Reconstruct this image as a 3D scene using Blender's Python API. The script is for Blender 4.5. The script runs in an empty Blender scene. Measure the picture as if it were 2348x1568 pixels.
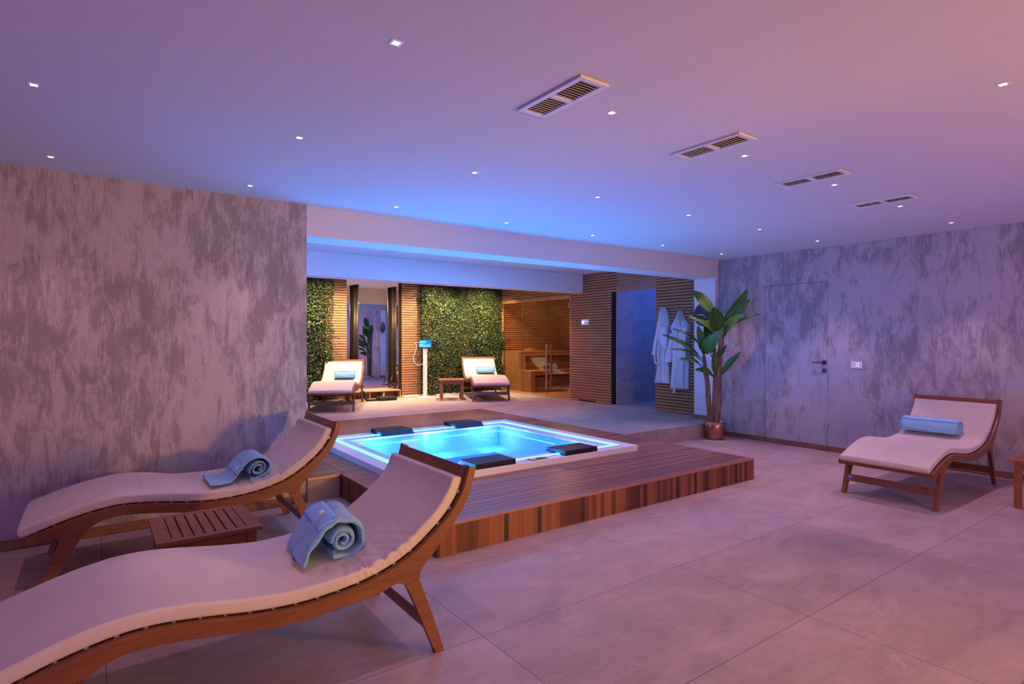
import bpy, bmesh, math, random
from mathutils import Vector, Matrix, noise

S = bpy.context.scene
COL = S.collection
PI = math.pi
random.seed(7)

# ------------------------------------------------------------------ helpers
def tag(o, label=None, cat=None, group=None, kind=None):
    if label: o['label'] = label
    if cat: o['category'] = cat
    if group: o['group'] = group
    if kind: o['kind'] = kind
    return o

def empty(name, loc=(0, 0, 0), rz=0.0, label=None, cat=None, group=None):
    o = bpy.data.objects.new(name, None); COL.objects.link(o)
    o.empty_display_size = 0.1
    o.location = loc; o.rotation_euler = (0, 0, rz)
    return tag(o, label, cat, group)

def kids(o):
    return [c for c in COL.objects if c.parent == o]

def copy_tree(o, parent=None):
    ch = kids(o)
    c = o.copy(); COL.objects.link(c); c.parent = parent
    for k in ch: copy_tree(k, c)
    return c

class MB:
    """collects shapes and links them as one mesh object"""
    def __init__(s): s.v = []; s.f = []; s.sm = []
    def add(s, vs, fs, smooth=False):
        b = len(s.v); s.v += [tuple(p) for p in vs]
        s.f += [tuple(i + b for i in f) for f in fs]; s.sm += [smooth] * len(fs)
    def box(s, x0, x1, y0, y1, z0, z1):
        v = [(x0,y0,z0),(x1,y0,z0),(x1,y1,z0),(x0,y1,z0),(x0,y0,z1),(x1,y0,z1),(x1,y1,z1),(x0,y1,z1)]
        s.add(v, [(0,3,2,1),(4,5,6,7),(0,1,5,4),(1,2,6,5),(2,3,7,6),(3,0,4,7)])
    def prism(s, poly, a0, a1, axis='y'):
        n = len(poly)
        ar = sum(poly[i][0]*poly[(i+1)%n][1]-poly[(i+1)%n][0]*poly[i][1] for i in range(n))
        if ar < 0: poly = poly[::-1]
        def P(p, a):
            return (p[0], a, p[1]) if axis == 'y' else ((a, p[0], p[1]) if axis == 'x' else (p[0], p[1], a))
        v = [P(p, a0) for p in poly] + [P(p, a1) for p in poly]
        sd = [(i, (i+1) % n, n+(i+1) % n, n+i) for i in range(n)]
        c0 = tuple(range(n))[::-1]; c1 = tuple(range(n, 2*n))
        if axis == 'y':
            sd = [f[::-1] for f in sd]; c0, c1 = c0[::-1], c1[::-1]
        s.add(v, sd + [c0, c1])
    def tube(s, pts, r, n=10, caps=True, smooth=True):
        pts = [Vector(p) for p in pts]; m = len(pts)
        rs = r if isinstance(r, (list, tuple)) else [r]*m
        vs = []; up = None
        for i, p in enumerate(pts):
            t = (pts[min(i+1, m-1)] - pts[max(i-1, 0)]).normalized()
            if up is None:
                up = Vector((0,0,1)) if abs(t.z) < .9 else Vector((1,0,0))
            a = t.cross(up).normalized(); up = a.cross(t).normalized()
            for k in range(n):
                th = 2*PI*k/n
                vs.append(p + (a*math.cos(th) + up*math.sin(th))*rs[i])
        fs = []
        for i in range(m-1):
            for k in range(n):
                fs.append((i*n+k, i*n+(k+1) % n, (i+1)*n+(k+1) % n, (i+1)*n+k))
        if caps: fs += [tuple(range(n))[::-1], tuple(range((m-1)*n, m*n))]
        s.add(vs, fs, smooth)
    def lathe(s, prof, c=(0,0), n=32, z0=0.0):
        vs = []
        for r, z in prof:
            for k in range(n):
                a = 2*PI*k/n; vs.append((c[0]+r*math.cos(a), c[1]+r*math.sin(a), z0+z))
        fs = [(i*n+k, i*n+(k+1) % n, (i+1)*n+(k+1) % n, (i+1)*n+k) for i in range(len(prof)-1) for k in range(n)]
        s.add(vs, fs, True)
    def mesh(s, name, mat):
        me = bpy.data.meshes.new(name); me.from_pydata(s.v, [], s.f); me.validate()
        me.polygons.foreach_set('use_smooth', s.sm[:len(me.polygons)]) if len(me.polygons) == len(s.sm) else None
        if mat: me.materials.append(mat)
        me.update(); return me
    def build(s, name, mat, parent=None, bevel=0.0, label=None, segs=2, kind=None):
        o = bpy.data.objects.new(name, s.mesh(name, mat)); COL.objects.link(o)
        if parent: o.parent = parent
        if bevel:
            m = o.modifiers.new('edge', 'BEVEL'); m.width = bevel; m.segments = segs; m.limit_method = 'ANGLE'; m.angle_limit = math.radians(35)
            m.harden_normals = False
        return tag(o, label, kind=kind)

def boxo(name, b, mat, parent=None, bevel=0.0, label=None, kind=None):
    m = MB(); m.box(*b); return m.build(name, mat, parent, bevel, label, kind=kind)

# ------------------------------------------------------------------ materials
class NT:
    def __init__(s, name):
        s.m = bpy.data.materials.new(name); s.m.use_nodes = True
        s.t = s.m.node_tree; s.t.nodes.clear()
        s.out = s.n('ShaderNodeOutputMaterial')
    def n(s, t, **k):
        x = s.t.nodes.new(t)
        for a, b in k.items(): setattr(x, a, b)
        return x
    def l(s, a, b): s.t.links.new(a, b)
    def math(s, op, a, b=None, c=None):
        x = s.n('ShaderNodeMath', operation=op)
        for i, q in enumerate((a, b, c)):
            if q is None: continue
            if isinstance(q, (int, float)): x.inputs[i].default_value = q
            else: s.l(q, x.inputs[i])
        return x.outputs[0]
    def noise(s, vec, scale, detail=4, rough=.55, dist=0.0):
        x = s.n('ShaderNodeTexNoise'); x.inputs['Scale'].default_value = scale
        x.inputs['Detail'].default_value = detail; x.inputs['Roughness'].default_value = rough
        x.inputs['Distortion'].default_value = dist
        s.l(vec, x.inputs['Vector']); return x.outputs['Fac']
    def ramp(s, fac, stops):
        x = s.n('ShaderNodeValToRGB'); e = x.color_ramp.elements
        while len(e) < len(stops): e.new(.5)
        for i, (p, c) in enumerate(stops):
            e[i].position = p; e[i].color = (*c, 1) if len(c) == 3 else c
        s.l(fac, x.inputs['Fac']); return x.outputs['Color']
    def mapping(s, vec, scale=(1,1,1), rot=(0,0,0)):
        x = s.n('ShaderNodeMapping'); x.inputs['Scale'].default_value = scale; x.inputs['Rotation'].default_value = rot
        s.l(vec, x.inputs['Vector']); return x.outputs['Vector']
    def pos(s): return s.n('ShaderNodeNewGeometry').outputs['Position']
    def obj(s): return s.n('ShaderNodeTexCoord').outputs['Object']
    def mix(s, f, a, b, blend='MIX'):
        x = s.n('ShaderNodeMix', data_type='RGBA', blend_type=blend)
        for i, q in ((0, f), (6, a), (7, b)):
            if isinstance(q, (int, float)): x.inputs[i].default_value = q
            elif isinstance(q, tuple): x.inputs[i].default_value = (*q, 1)
            else: s.l(q, x.inputs[i])
        return x.outputs[2]
    def bump(s, h, strength=.3, dist=.01):
        x = s.n('ShaderNodeBump'); x.inputs['Strength'].default_value = strength; x.inputs['Distance'].default_value = dist
        s.l(h, x.inputs['Height']); return x.outputs['Normal']
    def bsdf(s, col, rough=.5, metal=0.0, spec=.5, normal=None, **k):
        x = s.n('ShaderNodeBsdfPrincipled')
        if isinstance(col, tuple): x.inputs['Base Color'].default_value = (*col, 1)
        else: s.l(col, x.inputs['Base Color'])
        if isinstance(rough, (int, float)): x.inputs['Roughness'].default_value = rough
        else: s.l(rough, x.inputs['Roughness'])
        x.inputs['Metallic'].default_value = metal; x.inputs['Specular IOR Level'].default_value = spec
        if normal is not None: s.l(normal, x.inputs['Normal'])
        for a, b in k.items(): x.inputs[a.replace('_', ' ')].default_value = b
        s.l(x.outputs[0], s.out.inputs[0]); return x

def simple(name, col, rough=.5, metal=0.0, spec=.5, **k):
    t = NT(name); t.bsdf(col, rough, metal, spec, **k); return t.m

def emit(name, col, strength):
    t = NT(name); e = t.n('ShaderNodeEmission'); e.inputs[0].default_value = (*col, 1); e.inputs[1].default_value = strength
    t.l(e.outputs[0], t.out.inputs[0]); return t.m

def m_plaster():
    t = NT('brushed_plaster'); p = t.pos()
    a = t.noise(t.mapping(p, (8.5, 8.5, 3.2)), 1.0, 10, .72, .45)
    b = t.noise(t.mapping(p, (60, 60, 7)), 1.0, 7, .78, .1)
    big = t.noise(t.mapping(p, (1.1, 1.1, .9)), 1.0, 3, .5)
    f = t.math('ADD', t.math('MULTIPLY', a, .64), t.math('MULTIPLY', b, .36))
    f = t.math('ADD', f, t.math('MULTIPLY', t.math('SUBTRACT', big, .5), .32))
    msk = t.ramp(f, [(.43, (1, 1, 1)), (.49, (.35, .35, .35)), (.53, (0, 0, 0))])
    fine = t.noise(t.mapping(p, (120, 120, 9)), 1.0, 4, .7)
    light = t.ramp(fine, [(.25, (.385, .345, .375)), (.75, (.50, .45, .50))])
    dark = t.ramp(fine, [(.25, (.15, .13, .14)), (.75, (.25, .215, .235))])
    m = t.n('ShaderNodeRGBToBW'); t.l(msk, m.inputs[0])
    col = t.mix(t.math('MULTIPLY', m.outputs[0], .70), light, dark)
    r = t.math('ADD', .42, t.math('MULTIPLY', m.outputs[0], .25))
    t.bsdf(col, r, 0, .45, t.bump(t.math('SUBTRACT', fine, t.math('MULTIPLY', m.outputs[0], .6)), .25, .004)); return t.m

def m_tile(name='stone_tile', base=(.40, .305, .28), lines=True):
    t = NT(name); p = t.pos(); sp = t.n('ShaderNodeSeparateXYZ'); t.l(p, sp.inputs[0])
    cl = t.noise(t.mapping(p, (1.3, 2.2, 2)), 1.6, 7, .62, .8)
    fn = t.noise(t.mapping(p, (6, 26, 20)), 1.5, 6, .7, .5)
    vein = t.noise(t.mapping(p, (.9, 2.4, 2), (0, 0, .4)), 2.0, 5, .6, 1.2)
    v = t.math('ABSOLUTE', t.math('SUBTRACT', vein, .5))
    vm = t.ramp(v, [(0.0, (1, 1, 1)), (.012, (0, 0, 0))])
    brk = t.ramp(t.noise(p, 3.0, 3), [(.5, (0, 0, 0)), (.7, (1, 1, 1))])
    vmb = t.mix(1.0, vm, brk, 'MULTIPLY')
    tx = t.math('DIVIDE', t.math('SUBTRACT', sp.outputs[0], 1.487 - 14.43), 1.443)
    ty = t.math('DIVIDE', t.math('SUBTRACT', sp.outputs[1], 2.289 - 8.0), .80)
    wn = t.n('ShaderNodeTexWhiteNoise', noise_dimensions='2D'); cb = t.n('ShaderNodeCombineXYZ')
    t.l(t.math('FLOOR', tx), cb.inputs[0]); t.l(t.math('FLOOR', ty), cb.inputs[1]); t.l(cb.outputs[0], wn.inputs['Vector'])
    k = t.math('ADD', t.math('MULTIPLY', cl, .55), t.math('ADD', t.math('MULTIPLY', fn, .30), t.math('MULTIPLY', wn.outputs['Value'], .12)))
    d = tuple(c*.66 for c in base); h = tuple(min(1, c*1.25) for c in base)
    col = t.ramp(k, [(.28, d), (.68, h)])
    bw = t.n('ShaderNodeRGBToBW'); t.l(vmb, bw.inputs[0])
    col = t.mix(t.math('MULTIPLY', bw.outputs[0], .35), col, tuple(min(1, c*1.7) for c in base))
    gx = t.math('ABSOLUTE', t.math('SUBTRACT', t.math('FRACT', t.math('ADD', tx, .5)), .5))
    gy = t.math('ABSOLUTE', t.math('SUBTRACT', t.math('FRACT', t.math('ADD', ty, .5)), .5))
    g = t.math('MAXIMUM', t.math('LESS_THAN', gx, .0012), t.math('LESS_THAN', gy, .0021))
    if lines: col = t.mix(g, col, (.10, .08, .075))
    r = t.math('ADD', .40, t.math('MULTIPLY', fn, .25))
    t.bsdf(col, r, 0, .42, t.bump(fn, .12, .003)); return t.m

def m_strips(name, axis, w, cols, rough=.42, grain_axis=None, vary=1.0, jit=.0, bumpy=.3):
    """wood laid in narrow strips: axis = coordinate the strips are counted along"""
    t = NT(name); p = t.pos(); sp = t.n('ShaderNodeSeparateXYZ'); t.l(p, sp.inputs[0])
    q = t.math('ADD', t.math('DIVIDE', sp.outputs[axis], w), 500.0)
    if jit:
        nn = t.n('ShaderNodeTexNoise', noise_dimensions='1D'); nn.inputs['Scale'].default_value = 1/(w*2.3)
        nn.inputs['Detail'].default_value = 0; t.l(sp.outputs[axis], nn.inputs['W'])
        q = t.math('ADD', q, t.math('MULTIPLY', nn.outputs['Fac'], jit))
    cell = t.math('FLOOR', q)
    wn = t.n('ShaderNodeTexWhiteNoise', noise_dimensions='1D'); t.l(cell, wn.inputs['W'])
    sc = [2.0, 2.0, 2.0]; sc[axis] = 60.0
    g1 = t.noise(t.mapping(p, tuple(sc)), 1.0, 6, .65, .4)
    sc2 = [6.0, 6.0, 6.0]; sc2[axis] = 200.0
    g2 = t.noise(t.mapping(p, tuple(sc2)), 1.0, 3, .6)
    k = t.math('ADD', t.math('MULTIPLY', t.math('SUBTRACT', wn.outputs['Value'], .5-.5/vary), .62*vary), t.math('ADD', t.math('MULTIPLY', g1, .38), t.math('MULTIPLY', g2, .18)))
    col = t.ramp(k, [(.15, cols[0]), (.55, cols[1]), (.95, cols[2])])
    fr = t.math('ABSOLUTE', t.math('SUBTRACT', t.math('FRACT', q), .5))
    edge = t.math('GREATER_THAN', fr, .475)
    col = t.mix(t.math('MULTIPLY', edge, .45), col, tuple(c*.25 for c in cols[0]))
    t.bsdf(col, rough, 0, .45, t.bump(t.math('SUBTRACT', g2, t.math('MULTIPLY', edge, 1.5)), bumpy, .0015)); return t.m

def m_wood(name, dark, light, scale=(3, 30, 30), rough=.42, space='obj'):
    t = NT(name); p = t.obj() if space == 'obj' else t.pos()
    g = t.noise(t.mapping(p, scale), 1.0, 7, .68, .7)
    g2 = t.noise(t.mapping(p, tuple(c*4 for c in scale)), 1.0, 3, .6)
    k = t.math('ADD', t.math('MULTIPLY', g, .75), t.math('MULTIPLY', g2, .25))
    col = t.ramp(k, [(.3, dark), (.7, light)])
    t.bsdf(col, rough, 0, .45, t.bump(g2, .12, .001)); return t.m

def m_fabric(name, col, rough=.62):
    t = NT(name); p = t.obj()
    a = t.noise(p, 700, 2, .5); b = t.noise(p, 5, 4, .5)
    c = t.ramp(b, [(.3, tuple(x*.94 for x in col)), (.7, col)])
    t.bsdf(c, rough, 0, .35, t.bump(a, .08, .0006), Sheen_Weight=.15); return t.m

def m_terry(name, col):
    t = NT(name); p = t.obj()
    a = t.noise(p, 210, 4, .7); v = t.n('ShaderNodeTexVoronoi'); v.inputs['Scale'].default_value = 260
    t.l(p, v.inputs['Vector'])
    c = t.ramp(a, [(.30, tuple(x*.66 for x in col)), (.62, col)])
    h = t.math('SUBTRACT', a, t.math('MULTIPLY', v.outputs['Distance'], .7))
    t.bsdf(c, .95, 0, .1, t.bump(h, .9, .004), Sheen_Weight=.4); return t.m

def m_leaf(name, stops, rough=.42, trans=.0):
    t = NT(name); g = t.n('ShaderNodeNewGeometry')
    col = t.ramp(g.outputs['Random Per Island'], stops)
    b = t.bsdf(col, rough, 0, .4); return t.m

PLASTER = m_plaster()
WHITE = simple('white_paint', (.67, .645, .66), .8, 0, .2)
TILE = m_tile()
TILE2 = m_tile('stone_tile_upper', (.37, .295, .27))
CONC = m_tile('shower_stone', (.36, .35, .36), False)
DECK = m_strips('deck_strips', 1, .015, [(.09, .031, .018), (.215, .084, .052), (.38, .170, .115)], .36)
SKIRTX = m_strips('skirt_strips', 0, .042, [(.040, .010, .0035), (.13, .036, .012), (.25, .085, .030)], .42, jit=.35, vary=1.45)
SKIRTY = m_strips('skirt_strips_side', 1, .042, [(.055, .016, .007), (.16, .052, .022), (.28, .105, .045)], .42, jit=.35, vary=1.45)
TEAK = m_wood('oiled_teak', (.125, .038, .015), (.25, .082, .034), (3, 26, 26), .38)
TEAK_T = m_wood('oiled_teak_table', (.17, .058, .026), (.33, .12, .055), (3, 22, 22), .42)
BASEW = m_wood('baseboard_wood', (.17, .07, .035), (.29, .13, .07), (2, 2, 30), .5, 'pos')
CLAD = m_wood('cladding_wood', (.25, .098, .045), (.50, .245, .118), (1.2, 1.2, 40), .5, 'pos')
CLADV = m_wood('bench_wood', (.36, .17, .075), (.58, .31, .15), (40, 40, 1.5), .5, 'pos')
DARKBACK = simple('dark_backing', (.055, .022, .011), .9, 0, .1)
CUSH = m_fabric('cream_cushion', (.60, .52, .46))
TOWEL = m_terry('blue_towel', (.28, .59, .92))
TOWELB = simple('towel_band', (.28, .55, .88), .85, 0, .15)
ROBE = m_terry('white_terry', (.80, .78, .80))
LOGO = simple('embroidery_white', (.92, .86, .84), .6)
ACRYL = simple('white_acrylic', (.82, .80, .82), .22, 0, .5)
BLACKF = simple('black_foam', (.012, .012, .018), .5, 0, .3)
BLACKP = simple('black_plastic', (.012, .012, .013), .42, 0, .4)
BRONZE = simple('bronze_anodised', (.05, .030, .024), .42, .5, .4)
STEEL = simple('brushed_steel', (.45, .45, .46), .3, 1.0)
COPPER = simple('copper', (.50, .25, .19), .24, 1.0)
MIRROR = simple('mirror_silver', (.86, .86, .87), .0, 1.0)
GREYP = simple('post_paint', (.62, .60, .62), .5)
WHITEP = simple('white_plastic', (.80, .79, .80), .35)
RUBBER = simple('dark_metal', (.09, .055, .05), .35, .7)
SOIL = simple('soil', (.03, .02, .015), .95)
PEBBLE = simple('white_pebble', (.78, .74, .70), .6)

# ------------------------------------------------------------------ room shell
CEIL = 2.56
o = boxo('floor', (-5, 7.45, -4, 5.05, -.12, 0), TILE, kind='structure')
m = MB(); m.box(-5, 7.47, -4, 5.112, CEIL, CEIL+.16); m.build('ceiling', WHITE, kind='structure')
m = MB(); m.box(1.49, 7.9, 5.476, 11.4, 2.65, 2.75); m.build('ceiling_rear', WHITE, kind='structure')
# raised stone floor behind (with its tiled risers)
m = MB()
m.box(5.392, 9.5, 5.05, 11.45, -.12, .205)
m.box(1.35, 5.392, 8.372, 11.45, -.12, .205)
m.box(1.49, 1.772, 5.052, 5.10, -.1, .186)
m.build('floor_raised', TILE2, kind='structure')
boxo('trim_1', (1.49, 1.775, 5.046, 5.10, .187, .203), simple('gold_edge', (.75, .42, .18), .35, .6), kind='structure')
# walls
boxo('wall_left', (-5, 1.49, 5.075, 5.25, 0, CEIL), PLASTER, kind='structure')
boxo('wall_left_inner', (1.33, 1.488, 5.252, 11.45, .0, 2.65), WHITE, kind='structure')
boxo('wall_far_left', (-5.15, -5, -4, 5.25, 0, CEIL), PLASTER, kind='structure')
boxo('wall_near', (-5, 7.6, -4.15, -4, 0, CEIL), PLASTER, kind='structure')
# right wall with a flush door
DY0, DY1, DZ = 3.546, 4.388, 2.125
m = MB()
m.box(7.45, 7.6, -4, DY0, 0, CEIL); m.box(7.45, 7.6, DY1, 5.476, 0, CEIL); m.box(7.45, 7.6, DY0, DY1, DZ, CEIL)
m.box(7.53, 7.6, DY0, DY1, 0, DZ)
m.build('wall_right', PLASTER, kind='structure')
door = boxo('door_1', (7.452, 7.50, DY0+.004, DY1-.004, .004, DZ-.004), PLASTER, kind='structure')
boxo('plinth', (7.438, 7.452, DY0+.004, DY1-.004, .006, .065), BASEW, door)
h = MB(); h.box(7.442, 7.452, 3.562, 3.617, 1.078, 1.132)
h.tube([(7.442, 3.592, 1.105), (7.405, 3.592, 1.105)], .009, 10)
h.box(7.396, 7.412, 3.585, 3.722, 1.098, 1.112)
h.build('door_handle', RUBBER, door, .001)
h = MB(); h.box(7.442, 7.452, 3.562, 3.617, .976, 1.030); e = h.build('lock_plate', RUBBER, door, .001)
h = MB(); h.tube([(7.443, 3.590, 1.008), (7.4405, 3.590, 1.008)], .005, 10); h.box(7.4405, 7.443, 3.5875, 3.5925, .990, 1.008)
h.build('keyhole', BLACKP, e)
# baseboards
m = MB(); m.box(7.438, 7.45, -4, DY0-.003, 0, .065); m.box(7.438, 7.45, DY1+.003, 5.05, 0, .065)
m.build('baseboard_right', BASEW, kind='structure')
boxo('baseboard_left', (-5, 1.49, 5.063, 5.075, 0, .065), BASEW, kind='structure')
# main beam and the column it rests on
boxo('beam', (1.49, 7.45, 5.112, 5.476, 2.30, 2.65), WHITE, kind='structure')
boxo('column', (7.37, 7.449, 5.112, 5.475, .205, 2.30), WHITE, kind='structure')
m = MB(); m.box(7.356, 7.37, 5.10, 5.487, .206, .268); m.box(7.356, 7.449, 5.098, 5.112, .206, .268)
m.build('baseboard_column', BASEW, kind='structure')
boxo('beam_rear', (1.49, 7.655, 8.24, 8.56, 2.30, 2.648), WHITE, kind='structure')
# rear room walls
boxo('wall_rear', (1.33, 9.6, 11.24, 11.4, 0, 2.65), WHITE, kind='structure')

def slats_x(mb, y0, y1, z0, z1, xf, gapdepth=.022, pitch=.05, h=.0385, skip=None):
    """horizontal slats on a face looking toward -x (front at xf)"""
    z = z0
    while z + .036 <= z1 + .001:
        if not (skip and skip(z)): mb.box(xf, xf+gapdepth, y0, y1, z, min(z+h, 2.649))
        z += pitch
def slats_y(mb, x0, x1, z0, z1, yf, depth=.022, pitch=.05, h=.0385):
    z = z0
    while z + .036 <= z1 + .001:
        mb.box(x0, x1, yf, yf+depth, z, min(z+h, 2.649)); z += pitch

# slatted wall on the right of the rear room: robe wall, portal slats, control wall, sauna front
XW = 7.66
m = MB(); slats_x(m, 5.49, 6.465, .212, 2.648, XW); m.build('wall_robe_slats', CLAD, kind='structure', bevel=.002)
boxo('wall_robe', (XW+.022, XW+.16, 5.49, 6.46, .205, 2.648), DARKBACK, kind='structure')
m = MB(); slats_x(m, 6.465, 7.50, 2.262, 2.648, XW, .03); m.build('trim_2', CLAD, kind='structure', bevel=.002)
m = MB(); slats_x(m, 7.50, 8.60, .212, 2.648, XW, skip=lambda z: False)
m.build('wall_control_slats', CLAD, kind='structure', bevel=.002)
boxo('wall_control', (XW+.022, XW+.14, 7.505, 8.60, .205, 2.648), DARKBACK, kind='structure')
boxo('floor_slot', (XW-.004, XW+.004, 7.90, 8.36, .214, .236), BLACKP)
tag(COL.objects['floor_slot'], 'narrow black slot at the foot of the slatted wall under the thermostat', 'vent')
# shower room
boxo('wall_shower_left', (XW+.14, 9.4, 7.47, 7.60, .205, 2.65), CONC, kind='structure')
boxo('wall_shower_end', (9.3, 9.42, 5.8, 7.47, .205, 2.65), CONC, kind='structure')
boxo('wall_shower_right', (XW+.16, 9.4, 5.78, 5.90, .205, 2.65), CONC, kind='structure')
boxo('ceiling_shower', (XW+.02, 9.45, 5.7, 7.6, 2.651, 2.72), WHITE, kind='structure')
# wood flanking the mirror, on the rear wall
m = MB(); slats_y(m, 3.35, 4.03, .212, 2.648, 11.10); m.build('wall_rear_slats', CLAD, kind='structure', bevel=.002)
m = MB(); slats_y(m, 5.207, 5.75, .212, 2.648, 11.10); m.build('wall_rear_slats_right', CLAD, kind='structure', bevel=.002)
m = MB(); m.box(1.49, 4.03, 11.122, 11.24, .205, 2.648); m.box(5.207, XW+.1, 11.122, 11.24, .205, 2.648)
m.build('wall_rear_backing', DARKBACK, kind='structure')

# ------------------------------------------------------------------ mirror with its low shelf box
boxo('mirror', (4.032, 5.205, 11.195, 11.215, .30, 2.62), MIRROR)
tag(COL.objects['mirror'], 'tall wall mirror between slatted panels reflecting the potted banana plant', 'mirror')
B = empty('shelf_box', (0, 0, 0), 0, 'low open wooden shelf box on the floor under the wall mirror', 'shelf')
m = MB(); m.box(4.03, 5.09, 10.895, 11.19, .352, .372); m.build('top', CLADV, B, .002)
m = MB(); m.box(4.03, 5.09, 10.90, 11.19, .206, .226); m.build('bottom', CLADV, B, .002)
for x in (4.03, 4.42, 4.72, 5.07):
    boxo('divider', (x, x+.02, 10.905, 11.19, .226, .352), CLADV, B, .002)
boxo('back', (4.05, 5.07, 11.17, 11.185, .226, .352), CLADV, B)

# cable columns hanging in front of the mirror
def cable_column(x):
    t = empty('cable_column', (x, 11.10, 0), 0, None, 'exercise machine', 'cable columns in front of the mirror')
    m = MB()
    for dx, r in ((-.026, .026), (.024, .030)):
        m.lathe([(0, .50), (r, .50), (r, 2.455), (0, 2.455)], (dx, 0), 20)
    m.box(-.03, .03, .0, .05, .50, 2.45)
    m.build('tube_housing', BRONZE, t)
    m = MB(); m.lathe([(0, 2.455), (.036, 2.455), (.036, 2.475), (0, 2.475)], (-.022, 0), 16); m.lathe([(0, 2.455), (.036, 2.455), (.036, 2.485), (0, 2.485)], (.024, 0), 16)
    m.lathe([(0, .47), (.036, .47), (.036, .50), (0, .50)], (-.022, 0), 16); m.lathe([(0, .47), (.036, .47), (.036, .50), (0, .50)], (.024, 0), 16)
    m.build('end_cap', BLACKP, t)
    m = MB(); m.tube([(.045, -.01, 2.43), (.052, -.012, 2.0), (.052, -.012, 1.2), (.05, -.012, .82)], .0035, 6); m.build('cable', STEEL, t)
    m = MB(); m.tube([(.050, -.012, .82), (.060, -.02, .78), (.050, -.02, .74), (.042, -.02, .78), (.05, -.012, .82)], .005, 6); m.build('carabiner', STEEL, t)
    for sx in (-1, 1):
        m = MB(); a = sx*.045
        m.tube([(a, -.03, .66), (a+sx*.085, -.05, .46), (a-sx*.01, -.05, .455)], .008, 8)
        m.tube([(a-sx*.02, -.05, .455), (a+sx*.10, -.05, .455)], .013, 10)
        m.build('handle', BLACKP, t)
    m = MB()
    for dx in (-.03, .0, .03):
        m.tube([(dx, -.02, .47), (dx*1.4, -.03, .43), (dx*.6+.01, -.03, .40), (dx, -.02, .385)], .007, 6)
    m.build('strap', BLACKP, t)
    return t
c1 = cable_column(4.213); c1['label'] = 'left of the two dark bronze cable columns before the mirror'
c2 = copy_tree(c1); c2.location.x = 5.026; c2['label'] = 'right-hand of the two dark bronze cable columns, beside the tablet stand'

# black pump box and coiled hose on the floor
B = empty('pump_box', (4.63, 10.62, .205), -.05, 'flat black machine box lying on the floor before the shelf box', 'machine')
m = MB(); m.box(-.16, .20, -.11, .11, .006, .068); m.build('case', BLACKP, B, .012, segs=3)
m = MB(); m.box(-.14, .18, -.09, .09, .068, .078); m.build('cover', simple('black_satin', (.02, .02, .02), .3), B, .006)
boxo('button', (-.03, .0, .05, .07, .078, .12), simple('yellow_plastic', (.8, .55, .05), .4), B, .003, 'small yellow grip on the box')
m = MB(); m.tube([(-.015, .06, .12), (-.015, .06, .145)], .012, 10); m.build('knob', simple('red_plastic', (.7, .05, .03), .4), B, 0, 'small red knob')
m = MB()
pts = []
for i in range(26):
    u = i/25
    pts.append((4.13 + .30*u + .03*math.sin(u*9), 10.72 - .12*u + .02*math.sin(7*u), .225 + .20*math.sin(PI*min(1, u*1.3+.22))**2*(1-u)))
m.tube(pts, .022, 10)
pts2 = [(p[0]+.05, p[1]+.02, max(.225, p[2]-.03)) for p in pts]
m.tube(pts2, .020, 10)
for i in range(2, 25, 2): m.tube([Vector(pts[i]) - Vector((.006, 0, 0)), Vector(pts[i]) + Vector((.006, 0, 0))], .027, 10)
h = m.build('hose', BLACKP); tag(h, 'thick black ribbed hose looped on the floor left of the flat black box', 'hose')

# ------------------------------------------------------------------ living walls, pebbles
def leaves(mb, n, x0, x1, z0, z1, yf, axis, rag=.0, size=(.026, .058)):
    for i in range(n):
        u = random.uniform(x0-rag*.3, x1+rag); z = random.uniform(z0, z1)
        if u > x1:
            k = noise.noise(Vector((z*3.1, 3.3, 0)))*.5+.5
            if (u-x1)/max(rag, 1e-5) > k: continue
        if u < x0:
            k = noise.noise(Vector((z*3.7, 8.1, 0)))*.5+.5
            if (x0-u)/max(rag*.3, 1e-5) > k: continue
        lump = noise.noise(Vector((u*2.6, z*2.6, 1.7)))
        d = yf - .02 - max(0, lump)*.09 - random.random()**2*.07
        L = random.uniform(*size)*(1.5 if lump > .25 else 1); W = L*random.uniform(.32, .62)
        a = random.uniform(0, 2*PI); tilt = random.uniform(-.2, 1.1)
        dirv = Vector((math.cos(a), -math.sin(tilt)*.7, math.sin(a)-.35)).normalized()
        nrm = Vector((random.uniform(-.6, .6), -1, random.uniform(-.1, .9))).normalized()
        side = dirv.cross(nrm).normalized(); nn = side.cross(dirv)
        c = Vector((u, d, z))
        p = [c - dirv*L*.5, c + side*W*.5 + nn*.006, c + dirv*L*.5 - nn*.008, c - side*W*.5 + nn*.006, c]
        mb.add(p, [(0, 1, 4), (1, 2, 4), (2, 3, 4), (3, 0, 4)], False)
def twigs(mb, n, x0, x1, z0, z1, yf):
    for i in range(n):
        p = Vector((random.uniform(x0, x1), yf-.05, random.uniform(z0, z1)))
        a = random.uniform(-.9, .9) + (0 if random.random() < .5 else PI)
        pts = [p.copy()]
        for k in range(5):
            p = p + Vector((math.cos(a)*.05, -.006*random.random(), math.sin(a)*.05+.006)); a += random.uniform(-.4, .4); pts.append(p.copy())
        mb.tube(pts, [.004, .0035, .003, .0025, .002, .001], 4, False)
LEAFM = m_leaf('green_leaves', [(.0, (.004, .008, .002)), (.35, (.011, .024, .005)), (.62, (.026, .058, .009)), (.80, (.055, .085, .018)), (.91, (.14, .15, .045)), (1.0, (.13, .062, .025))], .36)
TWIGM = m_leaf('dry_twigs', [(.0, (.05, .028, .014)), (1.0, (.15, .08, .035))], .8)
HEDGEB = simple('moss_backing', (.012, .018, .006), .95)
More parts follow.
